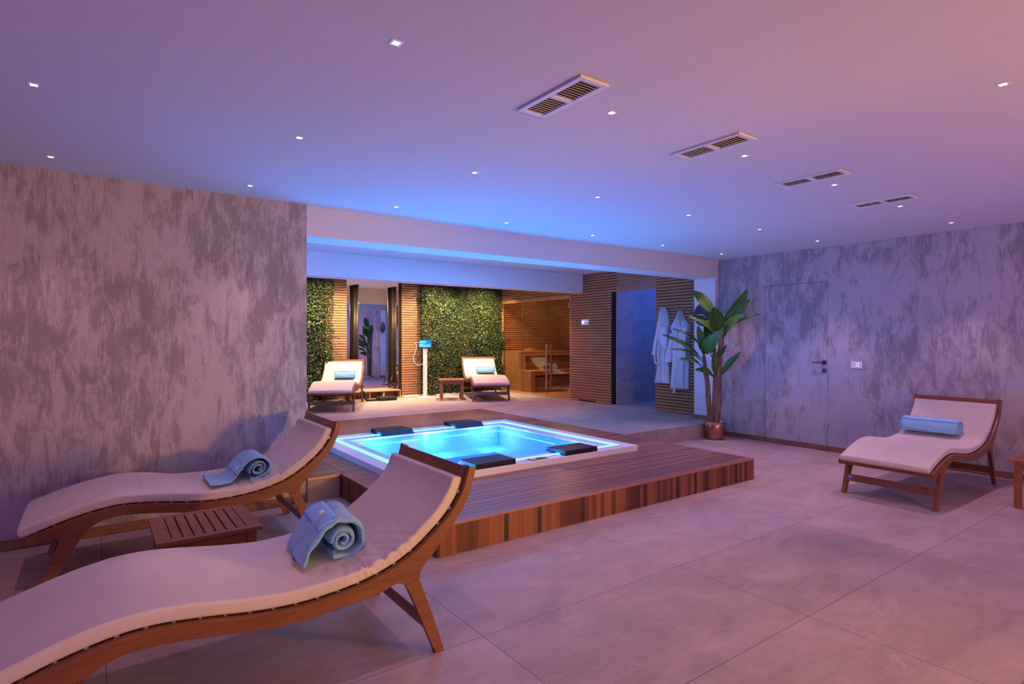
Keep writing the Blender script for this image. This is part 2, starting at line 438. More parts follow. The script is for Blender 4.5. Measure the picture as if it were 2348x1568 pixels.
def living_wall(x0, x1, rag0, rag1, n, label):
    t = empty('living_wall', (0, 0, 0), 0, label, 'plant wall')
    boxo('backing', (x0+.02, x1-.02, 11.05, 11.10, .25, 2.62), HEDGEB, t)
    m = MB(); leaves(m, n, x0, x1, .25, 2.62, 11.05, 0, rag1); o = m.build('foliage', LEAFM, t, kind='stuff')
    m = MB(); twigs(m, int(n*.009), x0+.0, x1+rag1*.6, .3, 2.6, 11.03)
    for k in range(14):      # ragged fronds that stick out past the edge of the planting
        for xe, sg in ((x1, 1), (x0, -1)):
            if rag0 == 0 and sg < 0: continue
            z = random.uniform(.35, 2.55); p = Vector((xe-.05*sg, 10.99, z)); pts = [p.copy()]
            sl = random.uniform(-.6, .5)
            for q in range(6):
                p = p + Vector((.045*sg, -.01, .045*sl)); pts.append(p.copy())
                for w in range(3):
                    e = p + Vector((random.uniform(-.01, .05)*sg, random.uniform(-.03, .02), random.choice((-1, 1))*random.uniform(.015, .04)))
                    m.tube([p, e], [.003, .001], 3, False)
            m.tube(pts, [.004]*7, 4, False)
    m.build('twigs', TWIGM, t, kind='stuff')
    return t
living_wall(5.62, 7.62, 1, .10, 110500, 'large green living wall behind the tablet stand and small table')
living_wall(2.2, 3.62, 0, .20, 10500, 'green living wall beside the plaster wall, behind the lounger next to the mirror')
m = MB()
for i in range(1500):
    x = random.uniform(1.9, 7.6)
    if 3.97 < x < 5.13: continue
    y = random.uniform(10.93, 11.07); r = random.uniform(.008, .02)
    z = .205 + r*.55 + (.012 if y > 10.98 else 0)
    vs = []; 
    for dz, rr in ((-.6, .6), (0, 1), (.6, .62)):
        for k in range(6):
            a = k*PI/3 + i; vs.append((x+math.cos(a)*r*rr, y+math.sin(a)*r*rr*.8, z+dz*r*.75))
    fs = [(j*6+k, j*6+(k+1) % 6, (j+1)*6+(k+1) % 6, (j+1)*6+k) for j in (0, 1) for k in range(6)] + [(12, 13, 14, 15, 16, 17)]
    m.add(vs, fs, True)
p = m.build('pebbles', PEBBLE, kind='stuff'); tag(p, 'strip of small white pebbles along the foot of the rear wall', 'pebbles')

# ------------------------------------------------------------------ sauna cabin
SA = empty('sauna_cabin', (0, 0, 0), 0, 'glass-fronted wooden sauna cabin with slatted interior and benches', 'sauna')
m = MB(); slats_x(m, 8.62, 11.08, 2.262, 2.648, XW); m.build('upper_slats', CLAD, SA, .002)
boxo('upper_backing', (XW+.022, XW+.06, 8.60, 11.08, 2.262, 2.648), DARKBACK, SA)
m = MB(); m.box(XW-.006, XW+.05, 8.60, 11.08, 2.212, 2.262); m.box(XW-.006, XW+.05, 10.965, 11.06, .24, 2.212)
m.box(XW-.006, XW+.05, 8.60, 11.06, .206, .24); m.box(XW-.004, XW+.05, 8.595, 8.622, .24, 2.212)
m.build('frame', CLADV, SA, .003)
def m_glass(name, tint, gloss=.9):
    t = NT(name); tr = t.n('ShaderNodeBsdfTransparent'); tr.inputs[0].default_value = (*tint, 1)
    gl = t.n('ShaderNodeBsdfGlossy'); gl.inputs['Roughness'].default_value = .0; gl.inputs[0].default_value = (gloss, gloss, gloss, 1)
    fr = t.n('ShaderNodeFresnel'); fr.inputs[0].default_value = 1.6
    bf = t.n('ShaderNodeNewGeometry').outputs['Backfacing']; ff = t.math('MULTIPLY', fr.outputs[0], t.math('SUBTRACT', 1.0, bf))
    mx = t.n('ShaderNodeMixShader'); t.l(ff, mx.inputs[0]); t.l(tr.outputs[0], mx.inputs[1]); t.l(gl.outputs[0], mx.inputs[2])
    t.l(mx.outputs[0], t.out.inputs[0]); return t.m
GLASS = m_glass('bronze_glass', (.92, .86, .78))
GEDGE = simple('glass_edge', (.05, .08, .07), .2)
for y0, y1, nm in ((8.625, 9.338, 'glass_door'), (9.344, 10.202, 'glass_panel'), (10.208, 10.962, 'glass_panel')):
    boxo(nm, (XW+.012, XW+.020, y0, y1, .242, 2.210), GLASS, SA)
m = MB()
for y in (9.341, 10.205): m.box(XW+.011, XW+.021, y-.004, y+.004, .242, 2.21)
m.build('glass_joint', GEDGE, SA)
for x in (XW-.055, XW+.065):
    m = MB(); m.box(x-.014, x+.014, 9.27, 9.30, .36, 1.297); m.build('door_handle', CLADV, SA, .004)
for z in (.50, 1.18):
    m = MB(); m.tube([(XW-.055, 9.285, z), (XW+.065, 9.285, z)], .007, 8); m.build('handle_bolt', STEEL, SA)
for z in (.33, 2.03): boxo('hinge', (XW-.012, XW+.008, 8.625, 8.665, z, z+.09), STEEL, SA, .002)
# interior
m = MB(); slats_y(m, 7.73, 9.45, .212, 2.50, 11.08); m.build('rear_slats', CLAD, SA)
m = MB()
z = .212
while z < 2.5:
    m.box(9.43, 9.452, 8.62, 11.08, z, z+.036); z += .05
m.build('end_slats', CLAD, SA)
m = MB(); m.box(9.452, 9.50, 8.6, 11.2, .205, 2.55); m.box(XW+.06, 9.5, 8.56, 8.60, .205, 2.55); m.box(XW+.06, 9.5, 11.103, 11.14, .205, 2.55)
m.build('shell', DARKBACK, SA)
boxo('cabin_ceiling', (XW+.06, 9.5, 8.6, 11.1, 2.50, 2.55), CLAD, SA)
boxo('cabin_floor', (XW+.052, 9.43, 8.63, 11.07, .206, .214), CLADV, SA)
UB = MB()
UB.box(7.74, 9.42, 10.45, 11.07, 1.10, 1.125); UB.box(7.76, 9.42, 10.46, 10.485, 1.02, 1.10)
y = 10.47
while y < 11.06: UB.box(7.742, 7.76, y, y+.030, .215, 1.10); y += .040
x = 7.76
while x < 7.95: UB.box(x, x+.03, 10.455, 10.475, .215, 1.10); x += .040
UB.box(7.74, 7.80, 10.45, 10.50, .215, 1.10)
slats_y(UB, 7.98, 9.42, .70, 1.02, 10.56, .02)
UB.build('upper_bench', CLADV, SA)
LB = MB()
LB.box(7.74, 9.42, 10.0, 10.45, .675, .70); LB.box(7.76, 9.42, 10.01, 10.03, .60, .675)
y = 10.02
while y < 10.44: LB.box(7.742, 7.76, y, y+.030, .215, .675); y += .040
x = 7.76
while x < 7.86: LB.box(x, x+.03, 10.005, 10.025, .215, .675); x += .040
LB.box(7.74, 7.80, 10.0, 10.05, .215, .675)
slats_y(LB, 7.9, 9.42, .215, .60, 10.12, .02)
LB.build('lower_bench', CLADV, SA)
m = MB()
for k in range(9):
    a = k/8*PI; m.box(8.25+.17*k/8-.0, 8.25+.17*k/8+.016, 10.65, 10.95, 1.127+.0, 1.135+.05*math.sin(a)+.004)
m.build('sauna_headrest', CLADV); tag(COL.objects['sauna_headrest'], 'curved slatted wooden headrest lying on the upper sauna bench', 'headrest')

# ------------------------------------------------------------------ small fixtures
T = empty('thermostat', (XW-.006, 8.174, 1.728), 0, 'small white wall controller with a lit display on the slatted wall', 'controller')
boxo('housing', (-.012, .006, -.103, .103, -.058, .058), WHITEP, T, .003)
boxo('screen', (-.0135, -.012, .015, .075, -.03, .025), emit('display_white', (.95, .93, 1), 2.2), T)
boxo('indicator', (-.0135, -.012, -.075, -.01, .005, .025), emit('display_lilac', (.72, .62, 1), 1.0), T)
def hook(y, z, label):
    t = MB(); t.lathe([(0, 0), (.014, 0), (.014, .006), (0, .006)], (0, 0), 14)
    m = MB(); m.tube([(0, y, z), (-.006, y, z)], .016, 14); m.tube([(0, y, z), (-.03, y, z-.005), (-.045, y, z+.012)], .006, 8)
    m.tube([(-.006, y, z-.01), (-.02, y, z-.035), (-.035, y, z-.03)], .005, 8)
    o = bpy.data.objects.new('wall_hook', m.mesh('wall_hook', STEEL)); COL.objects.link(o); o.location = (XW, 0, 0)
    tag(o, label, 'hook', 'coat hooks on the slatted walls')
hook(7.66, 1.885, 'lone steel coat hook beside the thermostat on the slatted wall')
hook(6.33, 1.93, 'steel coat hook holding up the robe nearer the shower opening')
hook(6.155, 1.915, 'empty steel coat hook between the two hanging robes')
hook(5.99, 1.91, 'steel coat hook holding up the robe nearer the white column')
# clock
K = empty('wall_clock', (7.368, 5.293, 1.765), 0, 'round dark clock on the side of the white column, behind the plant', 'clock')
def disc_x(x0, x1, r, n=40):
    m = MB(); v = []
    for x in (x0, x1):
        for k in range(n):
            a = 2*PI*k/n; v.append((x, math.cos(a)*r, math.sin(a)*r))
    m.add(v, [(k, (k+1) % n, n+(k+1) % n, n+k) for k in range(n)]); m.add(v[:n], [tuple(range(n))[::-1]]); m.add(v[n:], [tuple(range(n))]); return m
disc_x(-.022, 0, .172).build('face', simple('clock_face', (.02, .02, .045), .35), K)
m = MB(); m.box(-.026, -.0225, -.004, .10, -.004, .004); m.build('minute_hand', simple('clock_hand', (.8, .62, .5), .35, .6), K)
m = MB(); m.prism([(-.003, 0), (.006, .0), (-.045, -.06), (-.05, -.055)], -.0285, -.0265, 'x'); m.build('hour_hand', COL.objects['minute_hand'].data.materials[0], K)
# light switch plate
K = empty('light_switch', (7.449, 3.206, 1.091), 0, 'white light switch plate on the plaster wall between door and lounger', 'light switch')
boxo('plate', (-.009, .0, -.064, .064, -.042, .042), WHITEP, K, .003)
for i in range(3):
    y = .024 - i*.024
    boxo('rocker', (-.0115, -.009, y-.011, y+.011, -.022, .022), WHITEP, K, .001)
SLED = emit('switch_led', (1, .85, .9), 2.5)
for y in (.0, -.024):
    for z in (-.014, .014): boxo('indicator', (-.013, -.0115, y-.006, y+.006, z-.003, z+.003), SLED, K)

# ceiling lights
LMAT = emit('downlight_led', (1.0, .93, .93), 9)
DL = None
lights = []
def downlight(x, y, z, label, group):
    global DL
    if DL is None:
        t = empty('ceiling_light', (0, 0, 0))
        m = MB()
        m.box(-.024, .024, -.024, -.014, -.002, .001); m.box(-.024, .024, .014, .024, -.002, .001)
        m.box(-.024, -.014, -.014, .014, -.002, .001); m.box(.014, .024, -.014, .014, -.002, .001)
        m.build('frame', WHITEP, t)
        boxo('diffuser', (-.0138, .0138, -.0138, .0138, -.0012, .001), LMAT, t)
        DL = t; d = t
    else: d = copy_tree(DL)
    d.location = (x, y, z); tag(d, label, 'ceiling light', group)
    return d
GX = {-.22: 'leftmost', .96: 'second from left', 2.15: 'third from left', 3.335: 'fourth from left', 4.51: 'fifth from left', 5.70: 'sixth from left', 6.92: 'rightmost'}
RY = {4.70: 'in the row beside the beam', 3.415: 'in the middle row', 2.10: 'in the row of the vents'}
NX = list(GX)
for j, y in enumerate(RY):
    for i, x in enumerate(NX):
        if (i == 0 and j == 2): continue
        downlight(x, y, CEIL, 'small square ceiling light, %s %s' % (GX[x], RY[y]), 'recessed lights in the front ceiling')
downlight(3.353, .821, CEIL, 'small square recessed ceiling light in the upper right corner of the photo', 'recessed lights in the front ceiling')
downlight(3.314, 7.553, 2.65, 'small recessed light beside the vent of the rear ceiling, over the pool', 'recessed lights in the rear ceiling')

# ceiling vents
VM = simple('vent_white', (.74, .73, .74), .45); VD = simple('vent_dark', (.03, .025, .025), .8)
def vent(x, y, z, label, W=.175, L=.47):
    t = empty('ceiling_vent', (x, y, z), 0, label, 'air vent', 'air vents in the ceiling')
    m = MB(); w, l = W/2, L/2
    m.box(-w, -w+.028, -l, l, -.012, 0); m.box(w-.028, w, -l, l, -.012, 0)
    m.box(-w+.028, w-.028, -l, -l+.028, -.012, 0); m.box(-w+.028, w-.028, l-.028, l, -.012, 0)
    m.box(-w+.028, w-.028, -.014, .014, -.012, 0)
    m.build('frame', VM, t, .002)
    boxo('duct', (-w+.02, w-.02, -l+.02, l-.02, -.002, -.0005), VD, t)
    m = MB()
    for y0, y1 in ((-l+.03, -.016), (.016, l-.03)):
        n = 9
        for k in range(n):
            yy = y0 + (k+.5)*(y1-y0)/n
            m.add([(-w+.028, yy-.007, -.011), (w-.028, yy-.007, -.011), (w-.028, yy+.004, -.002), (-w+.028, yy+.004, -.002),
                   (-w+.028, yy-.0055, -.012), (w-.028, yy-.0055, -.012), (w-.028, yy+.0055, -.003), (-w+.028, yy+.0055, -.003)],
                  [(0,3,2,1),(4,5,6,7),(0,1,5,4),(2,3,7,6)])
    m.build('louvres', VM, t)
    return t
for x, lab in ((1.815, 'nearest and largest-looking of the four white slotted ceiling vents'), (3.01, 'second white slotted ceiling vent from the left'),
               (4.185, 'third white slotted ceiling vent from the left'), (5.37, 'rightmost white slotted ceiling vent, farthest of the row of four')):
    vent(x, 2.108, CEIL, lab)
vent(3.49, 7.70, 2.65, 'pale vent in the rear ceiling above the pool, seen past the beam', .17, .32)

# ------------------------------------------------------------------ deck round the pool
D = empty('pool_deck', (0, 0, 0), 0, 'raised brown timber deck surrounding the square pool', 'deck')
g = .0025
panels = [(1.777, 3.56, 3.27, 4.236), (3.56, 5.365, 3.27, 4.236), (1.777, 2.04, 4.236, 5.05), (4.735, 5.365, 4.236, 5.05),
          (1.49, 1.81, 5.05, 8.37), (1.81, 2.04, 5.05, 6.712), (4.735, 5.39, 5.05, 6.712), (1.81, 3.56, 6.712, 8.37), (3.56, 5.39, 6.712, 8.37)]
for x0, x1, y0, y1 in panels:
    boxo('deck_panel', (x0+g, x1-g, y0+g, y1-g, .188, .206), DECK, D, .0015)
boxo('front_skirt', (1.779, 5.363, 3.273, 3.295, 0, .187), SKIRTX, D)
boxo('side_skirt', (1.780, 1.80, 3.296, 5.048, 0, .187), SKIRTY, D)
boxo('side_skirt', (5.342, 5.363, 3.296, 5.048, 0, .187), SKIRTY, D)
m = MB(); m.box(1.9, 5.25, 3.4, 4.15, .16, .187); m.box(1.9, 2.0, 4.15, 8.2, .16, .187); m.box(4.8, 5.25, 4.15, 8.2, .16, .187); m.box(2.0, 4.8, 6.8, 8.2, .16, .187)
m.build('joists', DARKBACK, D)

# ------------------------------------------------------------------ pool
P = empty('spa_pool', (0, 0, 0), 0, 'square white spa pool with glowing cyan light strips, set in the deck', 'pool')
OX0, OX1, OY0, OY1 = 2.04, 4.732, 4.237, 6.71
LX0, LX1, LY0, LY1 = 2.185, 4.60, 4.365, 6.55      # outer edge of the light groove
KX0, KX1, KY0, KY1 = 2.252, 4.522, 4.425, 6.475     # inner edge of the light groove
WX0, WX1, WY0, WY1 = 2.335, 4.38, 4.50, 6.35       # water edge
ZT = .265
def ring(m, a, b, z0, z1):
    (ax0, ax1, ay0, ay1), (bx0, bx1, by0, by1) = a, b
    m.box(ax0, bx0, ay0, ay1, z0, z1); m.box(bx1, ax1, ay0, ay1, z0, z1)
    m.box(bx0, bx1, ay0, by0, z0, z1); m.box(bx0, bx1, by1, ay1, z0, z1)
m = MB(); ring(m, (OX0, OX1, OY0, OY1), (LX0, LX1, LY0, LY1), .190, ZT); m.build('rim', ACRYL, P, .004)
m = MB(); ring(m, (KX0, KX1, KY0, KY1), (WX0-.0, WX1, WY0, WY1), .237, ZT-.002); m.build('inner_rim', ACRYL, P, .003)
LEDC = (.10, .72, 1.0)
m = MB(); ring(m, (LX0+.001, LX1-.001, LY0+.001, LY1-.001), (KX0-.001, KX1+.001, KY0-.001, KY1+.001), .235, ZT-.004)
m.build('light_strip', emit('cyan_led', (.085, .90, 1.0), 5), P)
def m_basin():
    t = NT('basin'); p = t.pos(); a = t.noise(p, 3, 3)
    c = t.ramp(a, [(.3, (.17, .54, .84)), (.7, (.26, .63, .90))]); t.bsdf(c, .35, 0, .4); return t.m
BAS = m_basin()
m = MB()
JX, JY = 4.375, 5.78
m.box(WX0-.02, WX1+.02, WY0-.02, WY1+.02, -.42, -.22)
m.box(WX0-.02, WX0, WY0, WY1, -.40, .236); m.box(WX1, WX1+.02, WY0, WY1, -.40, .236)
m.box(WX0, WX1, WY0-.02, WY0, -.40, .236); m.box(WX0, WX1, WY1, WY1+.02, -.40, .236)
ring(m, (WX0, WX1, WY0, WY1), (2.70, 4.05, 4.85, 5.95), -.40, .0)
ring(m, (2.70, 4.05, 4.85, 5.95), (2.98, 3.80, 5.05, 5.70), -.40, -.10)
m.build('basin', BAS, P, .006)
m = MB()
m.tube([(2.42, 6.338, .183), (4.33, 6.338, .183), (4.368, 6.30, .183), (4.368, 5.80, .183), (4.340, 5.77, .183), (4.340, 5.15, .183)], .006, 6)
m.build('seat_light_line', emit('aqua_line', (.22, .95, .95), 2.6), P)
def m_water():
    t = NT('pool_water'); p = t.pos()
    nb = t.noise(p, 9, 3, .5, .3); nm = t.bump(nb, .35, .012)
    tr = t.n('ShaderNodeBsdfTransparent'); tr.inputs[0].default_value = (.62, .93, 1.0, 1)
    gl = t.n('ShaderNodeBsdfGlossy'); gl.inputs['Roughness'].default_value = .02; t.l(nm, gl.inputs['Normal'])
    fr = t.n('ShaderNodeFresnel'); fr.inputs[0].default_value = 1.33; t.l(nm, fr.inputs['Normal'])
    bf = t.n('ShaderNodeNewGeometry').outputs['Backfacing']; ff = t.math('MULTIPLY', fr.outputs[0], t.math('SUBTRACT', 1.0, bf))
    mx = t.n('ShaderNodeMixShader'); t.l(ff, mx.inputs[0]); t.l(tr.outputs[0], mx.inputs[1]); t.l(gl.outputs[0], mx.inputs[2])
    t.l(mx.outputs[0], t.out.inputs[0]); return t.m
m = MB(); m.add([(WX0, WY0, .252), (WX1, WY0, .252), (WX1, WY1, .252), (WX0, WY1, .252)], [(0, 1, 2, 3)])
w = m.build('water', m_water(), P)
# black headrests on the rim
def headrest(x0, x1, front):
    z0, z1 = ZT-.001, .313
    if front: prof = [(4.247, z0), (4.247, z1), (4.52, z1), (4.565, z0), (4.49, z0-.0), (4.43, z0+.012), (4.35, z0+.012), (4.32, z0)]
    else: prof = [(6.72, z0), (6.72, z1), (6.43, z1), (6.36, z0), (6.42, z0), (6.47, z0+.012), (6.555, z0+.012), (6.6, z0)]
    m = MB(); m.prism(prof, x0, x1, 'x'); return m.build('headrest', BLACKF, P, .004)
headrest(2.69, 3.118, True); headrest(3.72, 4.147, True); headrest(2.74, 3.15, False); headrest(3.75, 4.155, False)
m = MB(); m.prism([(3.30, 4.352), (3.318, 4.262), (3.515, 4.262), (3.497, 4.352)], ZT-.001, ZT+.003, 'z'); e = m.build('control_panel', BLACKP, P, .001)
boxo('display', (3.335, 3.395, 4.292, 4.322, ZT+.003, ZT+.0045), emit('panel_pink', (1, .6, .6), .8), e)
m = MB()
for i in range(4): m.tube([(3.415+i*.022, 4.305, ZT+.0028), (3.415+i*.022, 4.305, ZT+.0045)], .005, 8)
m.build('button', WHITEP, e)

# ------------------------------------------------------------------ loungers
def catmull(pts, n):
    out = []
    P_ = [Vector((*p, 0)) for p in pts]; P_ = [2*P_[0]-P_[1]] + P_ + [2*P_[-1]-P_[-2]]
    seg = len(pts)-1
    for i in range(n+1):
        t = i/n*seg; k = min(int(t), seg-1); t -= k
        a, b, c, d = P_[k:k+4]
        out.append(.5*((2*b)+(-a+c)*t+(2*a-5*b+4*c-d)*t*t+(-a+3*b-3*c+d)*t**3))
    return out
def resample(pts, n):
    L = [0]
    for a, b in zip(pts, pts[1:]): L.append(L[-1]+(b-a).length)
    out = []; k = 0
    for i in range(n+1):
        s = L[-1]*i/n
        while k < len(L)-2 and L[k+1] < s: k += 1
        t = (s-L[k])/max(1e-9, L[k+1]-L[k]); out.append(pts[k].lerp(pts[k+1], t))
    return out
TOP = [(-.300, .312), (-.20, .346), (-.10, .378), (0, .402), (.10, .416), (.20, .415), (.33, .400), (.47, .378), (.60, .366), (.72, .366), (.85, .378), (.95, .397),
       (1.06, .432), (1.15, .478), (1.22, .527), (1.30, .594), (1.36, .668), (1.393, .735), (1.415, .812)]
TOPS = catmull(TOP, 150)
BACK = [(1.449, .798), (1.432, .735), (1.397, .650), (1.347, .582), (1.281, .506), (1.226, .447), (1.183, .408), (1.165, .380)]
RLEG = [(1.158, .350), (1.176, .300), (1.225, .169), (1.281, .0), (1.238, .0), (1.181, .135), (1.143, .228), (1.108, .309), (1.090, .338)]
RBOT = [(1.072, .350), (1.050, .355), (1.03, .351), (1.0, .341), (.93, .326), (.86, .32), (.70, .308), (.54, .312), (.40, .333), (.30, .348), (.20, .360), (.11, .363), (.05, .352), (.01, .335)]
FLEG = [(-.02, .315), (-.045, .285), (-.08, .230), (-.14, .120), (-.198, .0), (-.245, .0), (-.222, .077), (-.187, .179), (-.160, .258), (-.163, .285)]
FTIP = [(-.175, .298), (-.19, .303), (-.225, .295), (-.262, .283), (-.294, .274)]
def dense(pts, per=3):
    return [(p.x, p.y) for p in catmull(pts, per*(len(pts)-1))]
WID = .74
def cushion_mesh(name, seam, seed):
    off = .004; th = .054; rc = .012
    path = resample(TOPS, 400)
    # a small overhang at the foot, and the head end just under the head rail
    p0 = path[0] + (path[0]-path[3]).normalized()*.028
    path = [p0] + path
    path = [p for p in path if not (p.y > .757 and p.x > 1.3)]
    path = resample(path, 300)
    v0, v1 = .026, WID-.026; W = v1-v0; hw = W/2; hh = th/2
    sec = []
    for k in range(7):
        a = -PI/2*(1-k/6)*1.0; sec.append((hw-rc+rc*math.cos(a), -hh+rc+rc*math.sin(a)))
    for k in range(7):
        a = PI/2*k/6; sec.append((hw-rc+rc*math.cos(a), hh-rc+rc*math.sin(a)))
    NTOP = 54
    for k in range(1, NTOP): sec.append((hw-rc-(W-2*rc)*k/NTOP, hh))
    for k in range(7):
        a = PI/2+PI/2*k/6; sec.append((-hw+rc+rc*math.cos(a), hh-rc+rc*math.sin(a)))
    for k in range(7):
        a = PI+PI/2*k/6; sec.append((-hw+rc+rc*math.cos(a), -hh+rc+rc*math.sin(a)))
    for k in range(1, 6): sec.append((-hw+rc+(W-2*rc)*k/6, -hh))
    M = len(sec); n = len(path); verts = []; faces = []; L = 0
    def crease(x, w, sd, fr):
        q_ = noise.noise(Vector((x*fr+w*2.2*math.sin(sd), w*1.1+sd, sd))); return -max(0, 1-abs(q_)*3.4)**1.6
    for i, p in enumerate(path):
        t = (path[min(i+1, n-1)]-path[max(i-1, 0)]).normalized(); nr = Vector((-t.y, t.x, 0))
        if i: L += (path[i]-path[i-1]).length
        s = i/(n-1); endk = min(1, min(s, 1-s)/.010); e = math.sqrt(max(0, 1-(1-endk)**2)); e = .35+.65*e if 0 < i < n-1 else .0
        seamd = math.exp(-((p.x-seam)/.005)**2)*.006
        bend = math.exp(-((p.x-.98)/.19)**2)
        for (xx, zz) in sec:
            vv = xx/hw; d = 0; sd = 0
            if zz > 0:
                k = zz/hh; near = max(0, -vv)**1.5; far = max(0, vv)**2
                a = (.20+.80*near+.35*far)*bend
                d = crease(L+vv*.10, vv*.5, seed, 11)*.0120*a + crease(L-vv*.05, vv*.4, seed+4, 19)*.0045*a
                d += noise.noise(Vector((L*4.5, vv*2.2, seed)))*.0055 + noise.noise(Vector((L*16, vv*5, seed)))*.0014*(.25+bend)
                d = d*k - seamd*k + .005*(1-vv*vv)*k
            if abs(vv) > .93:
                sd = (noise.noise(Vector((L*34, zz*60, seed+9)))*.0032*(.35+bend*1.6) - seamd*.7)
            q = p + nr*(off + hh + zz*e + d*e)
            verts.append((q.x, v0+hw+xx+math.copysign(sd, xx), q.y))
    for i in range(n-1):
        for k in range(M):
            faces.append((i*M+k, (i+1)*M+k, (i+1)*M+(k+1) % M, i*M+(k+1) % M))
    faces.append(tuple(range(M))); faces.append(tuple(range((n-1)*M, n*M))[::-1])
    me = bpy.data.meshes.new(name); me.from_pydata(verts, [], faces); me.materials.append(CUSH)
    me.polygons.foreach_set('use_smooth', [True]*len(me.polygons)); me.update()
    return me
CA = cushion_mesh('cushion', .935, 1.0); CB = cushion_mesh('cushion', .23, 5.0); CC = cushion_mesh('cushion', 9, 8.0)

def make_lounger():
    t = empty('sun_lounger')
    tops = [(p.x, p.y) for p in TOPS]
    rail = tops + dense(BACK) + dense(RBOT) + dense(FTIP, 2)
    rail = tops + dense(BACK) + [(1.158, .352), (1.090, .339)] + dense(RBOT) + [(-.02, .316), (-.163, .284)] + dense(FTIP, 2)
    rl = dense(RLEG[:4], 3) + dense(RLEG[4:], 3); fl = dense(FLEG[:5], 3) + dense(FLEG[5:], 3)
    for v0 in (0, WID-.030):
        m = MB(); m.prism(rail, v0, v0+.030); m.build('side_rail', TEAK, t, .0012)
        m = MB(); m.prism(rl, v0+.0002, v0+.0298); m.build('leg', TEAK, t, .0008)
        m = MB(); m.prism(fl, v0+.0002, v0+.0298); m.build('leg', TEAK, t, .0008)
    m = MB()
    pth = resample(TOPS, 23)
    for i in range(1, 22):
        p = pth[i]; tt = (pth[i+1]-pth[i-1]).normalized(); nr = Vector((-tt.y, tt.x, 0))
        a = p - tt*.034 - nr*.014; b = p + tt*.034 - nr*.014; c = b + nr*.012; d = a + nr*.012
        m.prism([(a.x, a.y), (b.x, b.y), (c.x, c.y), (d.x, d.y)], .0305, WID-.0305)
    m.build('slat_base', TEAK, t)
    m = MB(); m.prism([(1.372, .700), (1.392, .696), (1.432, .797), (1.412, .805)], .030, WID-.030); m.build('head_rail', TEAK, t, .002)
    m = MB(); m.prism([(-.296, .278), (-.270, .286), (-.276, .318), (-.300, .310)], .028, WID-.028); m.build('foot_rail', TEAK, t, .002)
    m = MB(); m.prism([(1.188, .118), (1.206, .124), (1.186, .182), (1.168, .176)], .029, WID-.029); m.build('stretcher', TEAK, t, .002)
    m = MB(); m.prism([(-.205, .116), (-.187, .110), (-.162, .168), (-.180, .174)], .029, WID-.029); st = m.build('stretcher', TEAK, t, .002)
    m = MB(); m.prism([(-.1985, .128), (-.1965, .128), (-.1855, .157), (-.1875, .157)], WID-.075, WID-.037); tg = m.build('maker_tag', WHITEP, st, 0, 'small white tag with a blue mark')
    m = MB(); m.prism([(-.1992, .134), (-.1980, .134), (-.1895, .151), (-.1907, .151)], WID-.066, WID-.046); m.build('tag_mark', simple('tag_blue', (.1, .2, .7), .5), st)
    c = bpy.data.objects.new('cushion', CA); COL.objects.link(c); c.parent = t
    return t
LG = 'cream cushioned teak loungers'
lo = make_lounger(); lo.location = (0, 2.29, 0)
def place(o, x, y, z, ang): o.location = (x, y, z); o.rotation_euler = (0, 0, ang)
specs = [(lo, 0, 2.29, 0, 0, CA, 'nearest lounger, cream cushion on curved teak frame, its foot end cut off'),
         (None, 0, 4.10, 0, 0, CB, 'teak lounger with cream cushion along the plaster wall, behind the nearest lounger'),
         (None, 5.775, 1.775, 0, 0, CC, 'teak lounger with cream cushion by the wall with the flush door')]
def orient(fr, fl):
    """foot positions of the two front legs (v=0 and v=WID) -> origin and angle"""
    vx, vy = fl[0]-fr[0], fl[1]-fr[1]; ang = math.atan2(vy, vx) - PI/2
    u = (math.cos(ang), math.sin(ang)); return fr[0]+.245*u[0], fr[1]+.245*u[1], ang
ex, ey, ea = orient((6.544, 9.097), (5.872, 9.391)); dx, dy, da = orient((3.478, 9.238), (2.828, 9.569))
specs += [(None, ex, ey, .206, ea, CC, 'teak lounger with cream cushion in front of the living wall, beside the sauna'),
          (None, dx, dy, .206, da, CC, 'teak lounger with cream cushion in front of the mirror, partly hidden by the plaster wall')]
LO = []
for o, x, y, z, a, cm, lab in specs:
    if o is None: o = copy_tree(lo)
    place(o, x, y, z, a); tag(o, lab, 'lounger', LG)
    for k in kids(o):
        if k.name.startswith('cushion'): k.data = cm
    LO.append(o)

# ------------------------------------------------------------------ towels
def ribbon(mb, pts, th, v0, v1, skew=0.0, nv=10, wob=.004, seed=0, taper=None):
    n = len(pts); nrm = []
    for i in range(n):
        t = (pts[min(i+1, n-1)]-pts[max(i-1, 0)]).normalized(); nrm.append(Vector((-t.y, t.x, 0)))
    vs = []
    for j in range(nv+1):
        f = j/nv; v = v0+(v1-v0)*f
        for side in (1, -1):
            for i, p in enumerate(pts):
                h = th/2*math.sqrt(max(.15, 1-(2*abs(f-.5))**10))
                w = noise.noise(Vector((p.x*18+seed, v*14, p.y*18)))*wob
                q = p + nrm[i]*(side*h + w)
                vv = v + (taper(i/(n-1), f) if taper else 0) + noise.noise(Vector((p.x*20, p.y*20, seed+j*.01)))*.004
                vs.append((q.x + skew*(v-v0), vv, q.y))
    fs = []; R = 2*n
    for j in range(nv):
        for i in range(n-1):
            a = j*R+i; b = (j+1)*R+i
            fs.append((a, a+1, b+1, b)); a2 = a+n; b2 = b+n; fs.append((a2, b2, b2+1, a2+1))
        fs.append((j*R, (j+1)*R, (j+1)*R+n, j*R+n)); fs.append((j*R+n-1, j*R+2*n-1, (j+1)*R+2*n-1, (j+1)*R+n-1))
    for j in (0, nv):
        for i in range(n-1):
            a = j*R+i; f = (a, a+n, a+n+1, a+1); fs.append(f if j == 0 else f[::-1])
    mb.add(vs, fs, True)
